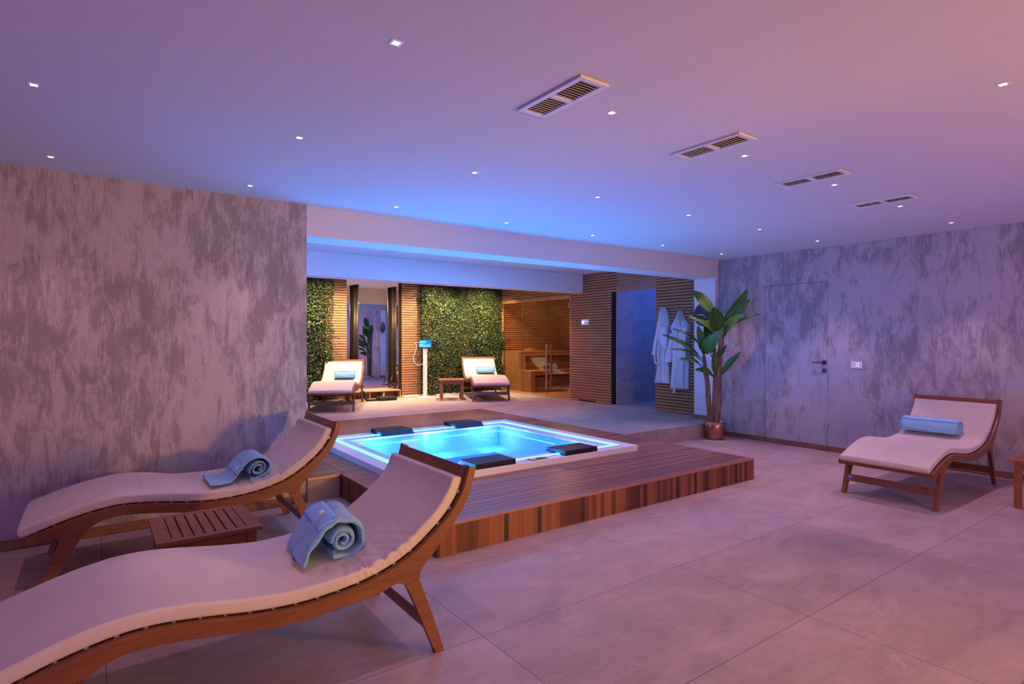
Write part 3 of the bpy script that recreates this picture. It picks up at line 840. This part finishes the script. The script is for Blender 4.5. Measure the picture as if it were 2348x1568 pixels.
def spiral(cx, cz, rx, rz, turns, th, a_end, n=90, tilt=0.0):
    """from the heart of the roll outwards, ending at angle a_end; anticlockwise"""
    out = []; a0 = a_end - turns*2*PI
    for i in range(n+1):
        a = a0 + turns*2*PI*i/n; k = 1 - (a_end-a)/(2*PI)*th/min(rx, rz)
        k = max(k, .12)
        x = math.cos(a)*rx*k; z = math.sin(a)*rz*k
        out.append(Vector((cx + x*math.cos(tilt)-z*math.sin(tilt), cz + x*math.sin(tilt)+z*math.cos(tilt), 0)))
    return out
TG = 'rolled blue towels on the loungers'
# towel on the nearest lounger: loose roll, broad flap folded over towards the foot end
t = empty('towel', (0, 2.29, 0), 0, 'rolled pale blue towel with loose flap on the nearest lounger', 'towel', TG)
m = MB()
core = spiral(.893, .512, .054, .056, 1.9, .0235, PI*1.0, 90)
ribbon(m, core, .025, .20, .50, .08, 20, .010, 3)
body = [Vector(p+(0,)) for p in [(.84, .452), (.87, .447), (.91, .446), (.94, .456), (.968, .482), (.976, .520), (.965, .560), (.932, .590), (.89, .602), (.845, .600), (.803, .584), (.770, .552), (.742, .512), (.717, .470), (.706, .449)]]
body = resample(catmull([(p.x, p.y) for p in body], 90), 70)
ribbon(m, body, .026, .19, .52, .10, 24, .012, 7, lambda s, f: -.025*max(0, s-.5)*2*(1-f))
m.build('terry_roll', TOWEL, t)
band = [p for p in body if True][42:56]
nb = [Vector((p.x, p.y, 0)) for p in band]
def offset(pts, d):
    out = []
    for i in range(len(pts)):
        tt = (pts[min(i+1, len(pts)-1)]-pts[max(i-1, 0)]).normalized(); out.append(pts[i]+Vector((-tt.y, tt.x, 0))*d)
    return out
def logo(pt, tt, v, size, parent, axis_v=True, skew=0.0, dv=0):
    """a small embroidered pair of letters D H lying on the surface at pt, baseline along v"""
    nr = Vector((-tt.y, tt.x, 0)); m = MB()
    def W(a, b):   # a along v, b along the surface
        q = pt + tt*b + nr*.0
        return (q.x + skew*(v+a+dv), v+a, q.y)
    s = size
    def stroke(ps): m.tube([W(a*s, b*s) for a, b in ps], s*.09, 6)
    stroke([(-.9, -.5), (-.9, .5), (-.5, .45), (-.25, .2), (-.25, -.2), (-.5, -.45), (-.9, -.5)])
    stroke([(.1, -.5), (.1, .5)]); stroke([(.1, 0), (.8, 0)]); stroke([(.8, -.5), (.8, .5)]); stroke([(-.3, 0), (.1, .1)])
    return m.build('embroidery', LOGO, parent)
outer = offset(body, -.0135 if False else .0)
# direction of the outer side: away from the roll centre
def outward(pts, c, d):
    out = []
    for i in range(len(pts)):
        tt = (pts[min(i+1, len(pts)-1)]-pts[max(i-1, 0)]).normalized(); nr = Vector((-tt.y, tt.x, 0))
        if (pts[i]-c).dot(nr) < 0: nr = -nr
        out.append(pts[i]+nr*d)
    return out
cc = Vector((.86, .50, 0))
bo = outward(body, cc, .0135)
m = MB(); ribbon(m, bo[41:53], .004, .195, .515, .10, 14, .0, 7); m.build('woven_band', TOWELB, t)
bo2 = outward(body, cc, .0165)
logo(bo2[46], (bo2[47]-bo2[45]).normalized(), .345, .030, t, skew=.10, dv=-.19)
m = MB(); m.prism([(.694, .455), (.699, .455), (.712, .425+.018), (.706, .425+.018)], .255, .30); m.build('care_label', BLACKP, t)

# towel on the lounger along the wall
t = empty('towel', (0, 4.10, 0), 0, 'rolled blue towel with flat flap on the lounger along the plaster wall', 'towel', TG)
m = MB()
sp = spiral(.915, .508, .082, .056, 2.35, .019, PI*1.06, 120, tilt=.35)
# the outer turn rides over the top and runs out flat towards the foot end
over = [(.862, .446), (.90, .449), (.945, .466), (.985, .497), (.990, .540), (.962, .575), (.915, .590), (.868, .578), (.825, .548), (.790, .505), (.762, .468), (.735, .452), (.69, .449), (.65, .4505), (.612, .453)]
sp = spiral(.918, .512, .060, .046, 1.75, .018, PI*1.0, 80, tilt=.45)
ribbon(m, sp, .016, .13, .45, .0, 10, .003, 11)
bd = resample(catmull(over, 110), 80)
ribbon(m, bd, .015, .12, .46, .0, 14, .004, 12, lambda s, f: -.05*max(0, s-.55)*2)
tail = [Vector((p.x+.035, p.y-.008, 0)) for p in bd[66:]]
m.build('terry_roll', TOWEL, t)
cc = Vector((.90, .50, 0)); bo = outward(bd[:62], cc, .0085)
m = MB(); ribbon(m, bo[49:58], .003, .12, .45, .0, 14, 0, 12, lambda s, f: -.03); m.build('woven_band', TOWELB, t)
bo2 = outward(bd[:64], cc, .0105)
logo(bo2[53], (bo2[54]-bo2[52]).normalized(), .19, .026, t)

# bar-shaped rolled towels on the other three loungers
def bar_towel(name_label, u, zc, v0, v1, parent_obj, first=None):
    t = empty('towel', (0, 0, 0), 0, name_label, 'towel', TG)
    m = MB()
    sp = spiral(u, zc, .088, .074, 3.4, .021, PI*1.12, 140)
    ribbon(m, sp, .017, v0, v1, 0, 16, .003, 21)
    # last layer: laid over the front with a slack fold low down
    fr = [(u-.072, zc+.050), (u-.090, zc+.015), (u-.098, zc-.020), (u-.092, zc-.050)]
    ribbon(m, resample(catmull(fr, 20), 16), .010, v0+.012, v1-.004, 0, 16, .005, 25)
    m.build('terry_roll', TOWEL, t)
    m = MB(); a = [Vector((u+.088*1.10*math.cos(x), zc+.074*1.135*math.sin(x), 0)) for x in [PI*(.52+.22*i/10) for i in range(11)]]
    ribbon(m, a, .003, v0+.003, v1-.003, 0, 12, 0, 3); m.build('woven_band', TOWELB, t)
    k = 5; tt = (a[k-1]-a[k+1]).normalized(); nr = (a[k]-Vector((u, zc, 0))).normalized()
    logo(a[k]+nr*.003, tt, (v0+v1)/2, .022, t)
    m = MB(); m.tube([(u-.103, v0+.02, zc-.036), (u-.105, (v0*.6+v1*.4), zc-.040), (u-.107, (v0+v1)/2, zc-.024), (u-.103, v1-.01, zc-.020)], .0035, 6)
    m.build('hem', TOWELB, t)
    return t
t3 = bar_towel('rolled blue towel lying across the lounger at the wall with the flush door', .965, .540, .195, .675, None)
t3.location = LO[2].location; t3.rotation_euler = LO[2].rotation_euler
t4 = bar_towel('rolled pale blue towel on the lounger in front of the living wall, beside the sauna', .975, .542, .09, .47, None)
t4.location = LO[3].location; t4.rotation_euler = LO[3].rotation_euler
t5 = bar_towel('rolled pale blue towel on the lounger in front of the mirror', .975, .542, .12, .48, None)
t5.location = LO[4].location; t5.rotation_euler = LO[4].rotation_euler

# ------------------------------------------------------------------ slatted side tables
def make_table():
    t = empty('side_table'); a = .245; Z = .40
    m = MB()
    m.box(-a, a, -a-.01, -a+.035, Z-.022, Z); m.box(-a, a, a-.035, a+.01, Z-.022, Z)
    m.box(-a, -a+.07, -a+.0355, a-.0355, Z-.022, Z); m.box(a-.07, a, -a+.0355, a-.0355, Z-.022, Z)
    n = 7; w = (2*a-.14)/n
    for k in range(n):
        x = -a+.07+w*k; m.box(x+.005, x+w-.003, -a+.036, a-.036, Z-.021, Z-.001)
    m.build('tabletop', TEAK_T, t, .002)
    m = MB(); b = .20
    m.box(-b, b, -b-.011, -b+.011, Z-.085, Z-.022); m.box(-b, b, b-.011, b+.011, Z-.085, Z-.022)
    m.box(-b-.011, -b+.011, -b+.011, b-.011, Z-.085, Z-.022); m.box(b-.011, b+.011, -b+.011, b-.011, Z-.085, Z-.022)
    m.build('apron', TEAK_T, t, .002)
    for sx in (-1, 1):
        for sy in (-1, 1):
            boxo('leg', (sx*b-.023, sx*b+.023, sy*b-.023, sy*b+.023, 0, Z-.0225), TEAK_T, t, .003)
    return t
TBL = 'slatted teak side tables'
t1 = make_table(); t1.location = (.492, 3.555, 0); tag(t1, 'slatted teak side table standing between the two front loungers', 'side table', TBL)
t2 = copy_tree(t1); place(t2, 5.785, 10.05, .206, math.atan2(-.437, .9)); tag(t2, 'slatted teak side table between tablet stand and lounger, before the living wall', 'side table', TBL)
t3_ = copy_tree(t1); place(t3_, 6.415, 1.225, 0, 0); tag(t3_, 'teak side table cut off by the right edge of the photo', 'side table', TBL)

# ------------------------------------------------------------------ tablet stand
T = empty('tablet_stand', (5.525, 10.68, .206), 0, 'slim pale grey floor stand carrying a lit tablet, before the living wall', 'tablet stand')
FR = math.radians(-27)
T.rotation_euler = (0, 0, FR)
m = MB(); m.box(-.155, .155, -.12, .12, 0, .008); m.build('base_plate', GREYP, T, .002)
m = MB(); m.box(-.042, .042, -.02, .02, .008, 1.03); m.build('post', GREYP, T, .003)
tb = boxo('tablet', (-.135, .135, -.045, -.033, 1.02, 1.178), simple('tablet_case', (.02, .02, .12), .3), T, .004)
def m_screen():
    t = NT('tablet_screen'); p = t.obj(); sp = t.n('ShaderNodeSeparateXYZ'); t.l(p, sp.inputs[0])
    g = t.math('ADD', t.math('MULTIPLY', sp.outputs[0], 2.2), .5)
    col = t.ramp(g, [(0.0, (.04, .62, 1)), (.5, (.03, .45, 1)), (1, (.01, .22, .9))])
    e = t.n('ShaderNodeEmission'); e.inputs[1].default_value = 1.5; t.l(col, e.inputs[0]); t.l(e.outputs[0], t.out.inputs[0]); return t.m
boxo('screen', (-.122, .122, -.0462, -.0452, 1.033, 1.165), m_screen(), tb)
m = MB()
for r, zc_ in enumerate((1.050, 1.076, 1.14)):
    for c_ in range(6):
        if r == 2 and c_ > 2: continue
        if r == 1 and c_ > 1 and c_ != 4: continue
        x = -.085+c_*.034; m.box(x-.008, x+.008, -.0472, -.0463, zc_-.008, zc_+.008)
m.build('icon', emit('icon_white', (.95, .8, 1), 1.4), tb)
m = MB(); m.prism([(.0, 1.098), (.03, 1.118), (.07, 1.138), (.118, 1.150), (.112, 1.132), (.05, 1.112), (.02, 1.096)], -.0472, -.0463); m.build('wallpaper_shape', emit('screen_navy', (.01, .06, .5), .9), tb)
m = MB(); m.tube([Vector(p) for p in [tuple(q) for q in catmull([(-.137, 1.125), (-.19, 1.12), (-.175, 1.0), (-.235, .83), (-.20, .70), (-.12, .665), (-.042, .69)], 40)]] and
                 [(p.x, -.035, p.y) for p in catmull([(-.137, 1.125), (-.19, 1.12), (-.175, 1.0), (-.235, .83), (-.20, .70), (-.12, .665), (-.042, .69)], 40)], .0045, 6)
m.build('charging_cable', WHITEP, T)

# ------------------------------------------------------------------ bathrobes
def drape(mb, yz, x0, depth, seed, fold=.012, freq=7, NC=44):
    """yz: list of (z, y_near, y_far); builds a hanging cloth body bulging toward -x"""
    rows = []; yz = sorted(yz, reverse=True)
    zs = []
    for a, b in zip(yz, yz[1:]):
        k = max(2, int((a[0]-b[0])/.02))
        for i in range(k):
            f = i/k; zs.append(tuple(a[j]+(b[j]-a[j])*f for j in range(3)))
    zs.append(yz[-1]); vs = []
    for (z, y0, y1) in zs:
        w = y1-y0
        for j in range(NC):
            f = j/(NC-1); y = y0+w*f
            bul = math.sin(PI*f)**.45
            fo = math.sin(f*freq*PI + 1.3*noise.noise(Vector((f*2, z*1.2, seed)))*3+seed)*fold*(.5+.7*abs(noise.noise(Vector((z*2, f*3, seed)))))*math.sin(PI*f)**.3
            fo += noise.noise(Vector((f*9, z*2.5, seed+3)))*fold*.9
            vs.append((min(x0-.003, x0 - depth*bul*min(1, w/.22+.25) - fo), y, z))
        for j in range(NC):
            f = 1-j/(NC-1); vs.append((x0-.001, y0+w*f, z))
    R = 2*NC; fs = []
    for i in range(len(zs)-1):
        for j in range(R):
            fs.append((i*R+j, i*R+(j+1) % R, (i+1)*R+(j+1) % R, (i+1)*R+j))
    fs.append(tuple(range(R))[::-1]); fs.append(tuple(range((len(zs)-1)*R, len(zs)*R)))
    mb.add(vs, fs, True)
import math as _m
def q(X, Y, xp=7.60):
    """crop pixel of the robe study -> (y, z) on the wall plane"""
    px = 1485+X/7.13; py = 690+Y/7.127
    c, s = _m.cos(.6266), _m.sin(.6266); a = (px-1174)/1326; b = -(py-777.6)/1326
    rx, ry = a*c+s, -a*s+c; t = xp/rx; return ry*t, 1.4+b*t
def rows(L):
    out = []
    for Y, xl, xr in L:
        yl, z = q(xl, Y); yr, _ = q(xr, Y); out.append((z, yr, yl))
    return out
XR0 = XW-.004
R1 = empty('bathrobe', (0, 0, 0), 0, 'white hooded bathrobe hanging on the hook nearer the shower opening', 'bathrobe', 'white bathrobes on the slatted wall')
m = MB(); drape(m, rows([(100, 205, 250), (125, 190, 275), (160, 180, 292), (240, 170, 318), (330, 160, 328), (500, 145, 332), (700, 140, 332), (900, 138, 325), (1000, 145, 320), (1120, 140, 325), (1240, 115, 328), (1335, 96, 330)]), XR0, .085, 1, .022, 9)
m.build('robe_body', ROBE, R1)
m = MB(); drape(m, rows([(330, 150, 190), (400, 142, 195), (570, 112, 180), (720, 85, 165), (880, 58, 135)]), XR0-.03, .06, 4, .006, 3, 20); m.build('sleeve', ROBE, R1)
m = MB(); drape(m, rows([(420, 215, 330), (560, 195, 335), (640, 205, 335), (700, 235, 335), (790, 285, 315)]), XR0-.075, .03, 6, .006, 2, 20); m.build('lapel', ROBE, R1)
def belt(pts, r, parent, x=-.10):
    m = MB(); P3 = [(XR0+x, *q(a, b)) for a, b in pts]
    sm = catmull([(p[1], p[2]) for p in P3], 40); m.tube([(XR0+x, p.x, p.y) for p in sm], r, 8); return m.build('belt', ROBE, parent)
belt([(180, 620), (150, 800), (145, 960), (165, 1020), (195, 1010), (210, 900), (215, 790), (240, 770)], .014, R1)
R2 = empty('bathrobe', (0, 0, 0), 0, 'white bathrobe hanging on the hook nearer the white column, partly behind banana leaves', 'bathrobe', 'white bathrobes on the slatted wall')
m = MB(); drape(m, rows([(150, 495, 540), (200, 475, 555), (280, 445, 580), (350, 400, 620), (410, 352, 660), (450, 345, 672), (500, 372, 658), (600, 375, 640), (800, 385, 638), (1000, 372, 648), (1200, 360, 650), (1420, 348, 645)]), XR0, .09, 9, .024, 11)
m.build('robe_body', ROBE, R2)
m = MB(); drape(m, rows([(520, 362, 420), (620, 348, 410), (760, 318, 400), (880, 295, 392), (1000, 275, 385)]), XR0-.04, .055, 12, .006, 3, 20); m.build('sleeve', ROBE, R2)
m = MB(); drape(m, rows([(420, 575, 662), (470, 560, 668), (600, 515, 640), (800, 505, 635), (960, 510, 645)]), XR0-.07, .04, 15, .006, 3, 20); m.build('sleeve', ROBE, R2)
m = MB(); drape(m, rows([(1300, 445, 485), (1400, 440, 478), (1505, 436, 470)]), XR0-.09, .015, 18, .002, 1, 10); m.build('belt', ROBE, R2)

# ------------------------------------------------------------------ potted banana plant
PL = empty('potted_banana_plant', (0, 0, 0), 0, 'tall banana plant with broad green leaves in a copper pot, beside the white column', 'potted plant')
m = MB(); m.lathe([(0, .0), (.105, .0), (.112, .01), (.135, .12), (.148, .245), (.140, .252), (.134, .245), (.128, .18), (0, .18)], (7.065, 4.905), 40); m.build('pot', COPPER, PL)
m = MB(); m.lathe([(0, .20), (.131, .195)], (7.065, 4.905), 24); m.build('soil', SOIL, PL)
def m_trunk():
    t = NT('banana_trunk'); p = t.obj()
    g = t.noise(t.mapping(p, (25, 25, 4)), 1, 6, .7, .5)
    c = t.ramp(g, [(.3, (.08, .045, .028)), (.55, (.26, .155, .10)), (.75, (.42, .29, .20))]); t.bsdf(c, .75, 0, .2, t.bump(g, .5, .01)); return t.m
TR = m_trunk()
trunks = [([(7.026, 4.94, .18), (7.024, 4.955, .30), (7.019, 4.974, .488), (7.005, 4.98, .756), (6.974, 5.0, .995), (6.956, 5.01, 1.20)], [.036, .038, .036, .033, .030, .022]),
          ([(7.067, 4.935, .18), (7.071, 4.937, .533), (7.08, 4.93, .756), (7.089, 4.924, 1.05)], [.016, .016, .017, .014]),
          ([(7.100, 4.905, .18), (7.108, 4.905, .30), (7.119, 4.902, .578), (7.131, 4.893, .905), (7.149, 4.88, 1.203), (7.177, 4.86, 1.471), (7.185, 4.855, 1.62)], [.050, .052, .050, .043, .036, .028, .018])]
for pts, rs in trunks:
    P_ = []; rr = []
    for i in range(len(pts)-1):
        for k in range(8):
            f = k/8; a = Vector(pts[i]).lerp(Vector(pts[i+1]), f); z = a.z
            P_.append(a + Vector((noise.noise(Vector((z*6, pts[0][0]*9, 0)))*.008, 0, 0)))
            rr.append((rs[i]+(rs[i+1]-rs[i])*f)*(1+.14*noise.noise(Vector((z*14, pts[0][1]*30, 2)))))
    m = MB(); m.tube(P_, rr, 14); m.build('trunk', TR, PL)
def m_banana():
    t = NT('banana_leaf'); p = t.obj(); g = t.n('ShaderNodeNewGeometry')
    a = t.noise(p, 14, 4, .6); k = t.math('ADD', t.math('MULTIPLY', g.outputs['Random Per Island'], .6), t.math('MULTIPLY', a, .5))
    c = t.ramp(k, [(.15, (.018, .075, .022)), (.55, (.06, .17, .030)), (.95, (.16, .30, .045))])
    d = t.bsdf(c, .38, 0, .45, t.bump(a, .15, .004))
    tl = t.n('ShaderNodeBsdfTranslucent'); t.l(c, tl.inputs[0]); mx = t.n('ShaderNodeMixShader'); mx.inputs[0].default_value = .15
    t.l(d.outputs[0], mx.inputs[1]); t.l(tl.outputs[0], mx.inputs[2]); t.l(mx.outputs[0], t.out.inputs[0]); return t.m
BAN = m_banana()
def leaf(base, tip, w, facing, droop=.12, name='leaf', cup=.25, stem=.12):
    """banana blade: midrib from base to tip, arched; facing = vector the upper surface looks toward"""
    b, e = Vector(base), Vector(tip); ax = e-b; L = ax.length; t = ax.normalized(); f = Vector(facing)
    side = t.cross(f).normalized(); up = side.cross(t).normalized()
    m = MB(); N = 26; K = 9; vs = []
    for i in range(N+1):
        s = i/N; c = b + ax*s + up*(math.sin(PI*s)*droop*L)
        if s < stem: hw = .007
        else:
            u = (s-stem)/(1-stem); hw = w/2*max(.02, (math.sin(PI*min(1, u**.72*1.0))**.62 if u < 1 else 0)); hw = max(.004, hw)
        rip = noise.noise(Vector((s*16, base[0]*7, 1)))*.006
        for k in range(K):
            g_ = (k/(K-1))*2-1
            lift = abs(g_)*hw*cup + (rip+.004*math.sin(s*40+g_*3))*abs(g_) - (.006 if abs(g_) < .05 else 0)
            vs.append(c + side*g_*hw*math.sqrt(max(.2, 1-cup*cup)) + up*lift)
    fs = [(i*K+k, (i+1)*K+k, (i+1)*K+k+1, i*K+k+1) for i in range(N) for k in range(K-1)]
    m.add(vs, fs, True)
    me = m.mesh(name, BAN); o = bpy.data.objects.new(name, me); COL.objects.link(o); o.parent = PL
    md = o.modifiers.new('thick', 'SOLIDIFY'); md.thickness = .0016
    return o
CAMV = Vector((-.62, -.62, .25))
def sc(p, k): return Vector((0, 0, 1.4)) + (Vector(p)-Vector((0, 0, 1.4)))*k
LV = [  # base, tip, width, scale at tip (nearer than 1 = toward the room), facing
 ((7.071, 4.937, 1.75), (6.841, 5.103, 2.081), .150, 1.00, (-.5, -.8, .3), .06),
 ((7.143, 4.884, 1.48), (7.071, 4.937, 1.851), .20, .975, (-.55, -.8, .15), -.05),
 ((7.171, 4.86, 1.62), (7.463, 4.653, 2.104), .135, .965, (-.5, -.8, -.3), .05),
 ((7.183, 4.85, 1.58), (7.487, 4.636, 1.962), .115, .965, (-.6, -.7, .3), .04),
 ((7.181, 4.85, 1.50), (7.607, 4.548, 1.754), .105, .950, (-.2, -.45, .9), .06),
 ((7.193, 4.85, 1.42), (7.408, 4.692, 1.744), .155, .955, (-.45, -.5, .6), .10),
 ((7.121, 4.90, 1.42), (6.781, 5.146, 1.724), .165, 1.0, (-.3, -.5, .75), .12),
 ((7.071, 4.93, 1.52), (6.757, 5.164, 1.828), .085, 1.03, (.1, -.3, .95), .05),
 ((6.95, 5.024, 1.12), (6.492, 5.356, 1.464), .095, .99, (-.35, -.5, .8), .06),
 ((6.938, 5.033, 1.30), (6.60, 5.277, 1.546), .080, 1.0, (-.3, -.4, .85), .08),
 ((6.962, 5.015, 1.07), (6.576, 5.295, 1.262), .070, .98, (-.3, -.4, .85), .10),
 ((6.962, 5.015, .99), (6.685, 5.216, 1.120), .095, .97, (-.3, -.5, .8), .10),
 ((7.091, 4.925, .84), (6.866, 5.085, .970), .115, .98, (-.3, -.6, .7), .12),
 ((7.150, 4.88, .87), (7.39, 4.705, 1.225), .085, .975, (-.6, -.3, .5), .05),
 ((6.956, 5.01, 1.18), (7.197, 4.845, 1.516), .165, .950, (-.45, -.6, .5), .10),
 ((7.085, 4.927, .88), (7.083, 4.928, 1.310), .085, .99, (-.5, -.8, .1), .02),
 ((6.968, 5.013, 1.18), (6.896, 5.063, 1.590), .105, .99, (-.6, -.7, .1), .03),
 ((7.06, 4.96, 1.15), (6.982, 4.994, 1.670), .145, 1.01, (-.5, -.8, .1), .03),
 ((7.150, 4.878, 1.16), (7.221, 4.828, 1.325), .050, .97, (-.6, -.5, .3), .03),
 ((6.958, 5.011, 1.16), (6.962, 5.015, 1.40), .065, .985, (-.6, -.7, .1), .02),
 ((7.17, 4.865, 1.55), (7.13, 4.90, 1.83), .05, 1.0, (-.6, -.7, .1), .02),
 ((7.10, 4.95, 1.50), (7.12, 5.04, 1.86), .11, 1.0, (.3, -.8, .2), .05),
]
for a, b, w_, k_, fc, dr in LV: leaf(a, sc(b, k_), w_*1.22, fc, dr)

# ------------------------------------------------------------------ camera
cam = bpy.data.cameras.new('camera'); co = bpy.data.objects.new('camera', cam); COL.objects.link(co)
co.location = (0, 0, 1.40); co.rotation_euler = (PI/2, 0, -.6266)
cam.sensor_fit = 'HORIZONTAL'; cam.sensor_width = 36; cam.lens = 1326/2348*36; cam.shift_y = -6.4/2348; cam.clip_start = .05
S.camera = co

# ------------------------------------------------------------------ light
def area(name, loc, rot, size, col, power, sy=None, spread=PI):
    l = bpy.data.lights.new(name, 'AREA'); l.energy = power; l.color = col; l.size = size; l.spread = spread
    if sy: l.shape = 'RECTANGLE'; l.size_y = sy
    o = bpy.data.objects.new(name, l); COL.objects.link(o); o.location = loc; o.rotation_euler = rot; return o
def spot(name, loc, target, col, power, ang=100, blend=.6, r=.03):
    l = bpy.data.lights.new(name, 'SPOT'); l.energy = power; l.color = col; l.spot_size = math.radians(ang); l.spot_blend = blend; l.shadow_soft_size = r
    o = bpy.data.objects.new(name, l); COL.objects.link(o); o.location = loc
    d = Vector(target)-Vector(loc); o.rotation_euler = d.to_track_quat('-Z', 'Y').to_euler(); return o
def point(name, loc, col, power, r=.1):
    l = bpy.data.lights.new(name, 'POINT'); l.energy = power; l.color = col; l.shadow_soft_size = r
    o = bpy.data.objects.new(name, l); COL.objects.link(o); o.location = loc; return o
WARM = (1.0, .50, .26); PINK = (1.0, .50, .48); CYAN = (.08, .45, 1.0); LILAC = (.62, .48, 1.0)
# warm lamps behind the camera, then added fill lights without fixtures
spot('lamp_warm_a', (4.6, -1.8, 1.15), (.3, 5.07, 1.0), (1, .52, .08), 620, 56, 1.0, .25)
point('lamp_warm_b', (3.6, -1.3, 1.25), (1, .36, .14), 72, .25)
point('fill_blue', (6.3, -1.8, 1.7), (.14, .18, 1.0), 110, .25)  # added blue fill on the right, not a room lamp
point('lamp_lilac', (-2.2, -.8, 1.4), (.36, .17, 1.0), 75, .3)  # added lilac fill that tints the ceiling and ambience
point('fill_warm', (2.6, -2.6, .95), (1, .60, .16), 165, .3)  # added warm fill, set low to reach upright faces
# downlights
for x in NX:
    for y in RY:
        spot('downlight', (x, y, CEIL-.02), (x, y, 0), (1.0, .49, .70), {-.22: 16, .96: 17, 2.15: 24, 3.335: 30, 4.51: 36, 5.70: 50, 6.92: 44}[x], 66, .5, .02)
# pool lights
for x, y in ((2.65, 4.75), (3.4, 4.7), (4.1, 4.75), (2.65, 6.1), (3.4, 6.15), (4.1, 6.1)):
    point('pool_lamp', (x, y, .215), (.08, .16, 1.0), 36, .03)
for lx, ly, ln, ang in ((3.39, 4.384, 2.3, 0), (3.39, 6.512, 2.3, 0), (2.21, 5.45, 2.0, PI/2), (4.562, 5.45, 2.0, PI/2)):
    area('led_strip_light', (lx, ly, .263), (PI, 0, ang), ln, (.015, .55, 1.0), 14, .052)
point('sauna_lamp', (8.3, 9.6, 2.3), (1.0, .50, .22), 30, .12)
# rear room
for x in (3.5, 4.6, 5.9, 7.0):
    spot('rear_downlight', (x, 10.15, 2.62), (x, 11.1, .7), (1.0, .80, .46), 290, 120, .9, .03)
for x in (3.4, 5.4, 6.8):
    spot('rear_downlight_mid', (x, 9.2, 2.62), (x, 9.1, 0), (1.0, .39, .36), 60 if x > 6 else 130, 110, .6, .03)
point('shower_light', (8.9, 6.25, 2.35), (.07, .16, 1.0), 30, .1)
area('rear_cool_fill', (4.4, 6.9, 2.63), (0, 0, 0), 2.4, (.13, .33, 1.0), 62, .5)  # added cool fill for the rear beam and floor, no fixture here
w = bpy.data.worlds.new('world'); S.world = w; w.use_nodes = True
w.node_tree.nodes['Background'].inputs[0].default_value = (.02, .015, .03, 1); w.node_tree.nodes['Background'].inputs[1].default_value = .2

S.view_settings.view_transform = 'Standard'; S.view_settings.look = 'None'; S.view_settings.gamma = 1.0
S.view_settings.use_curve_mapping = False; S.view_settings.exposure = 0.0
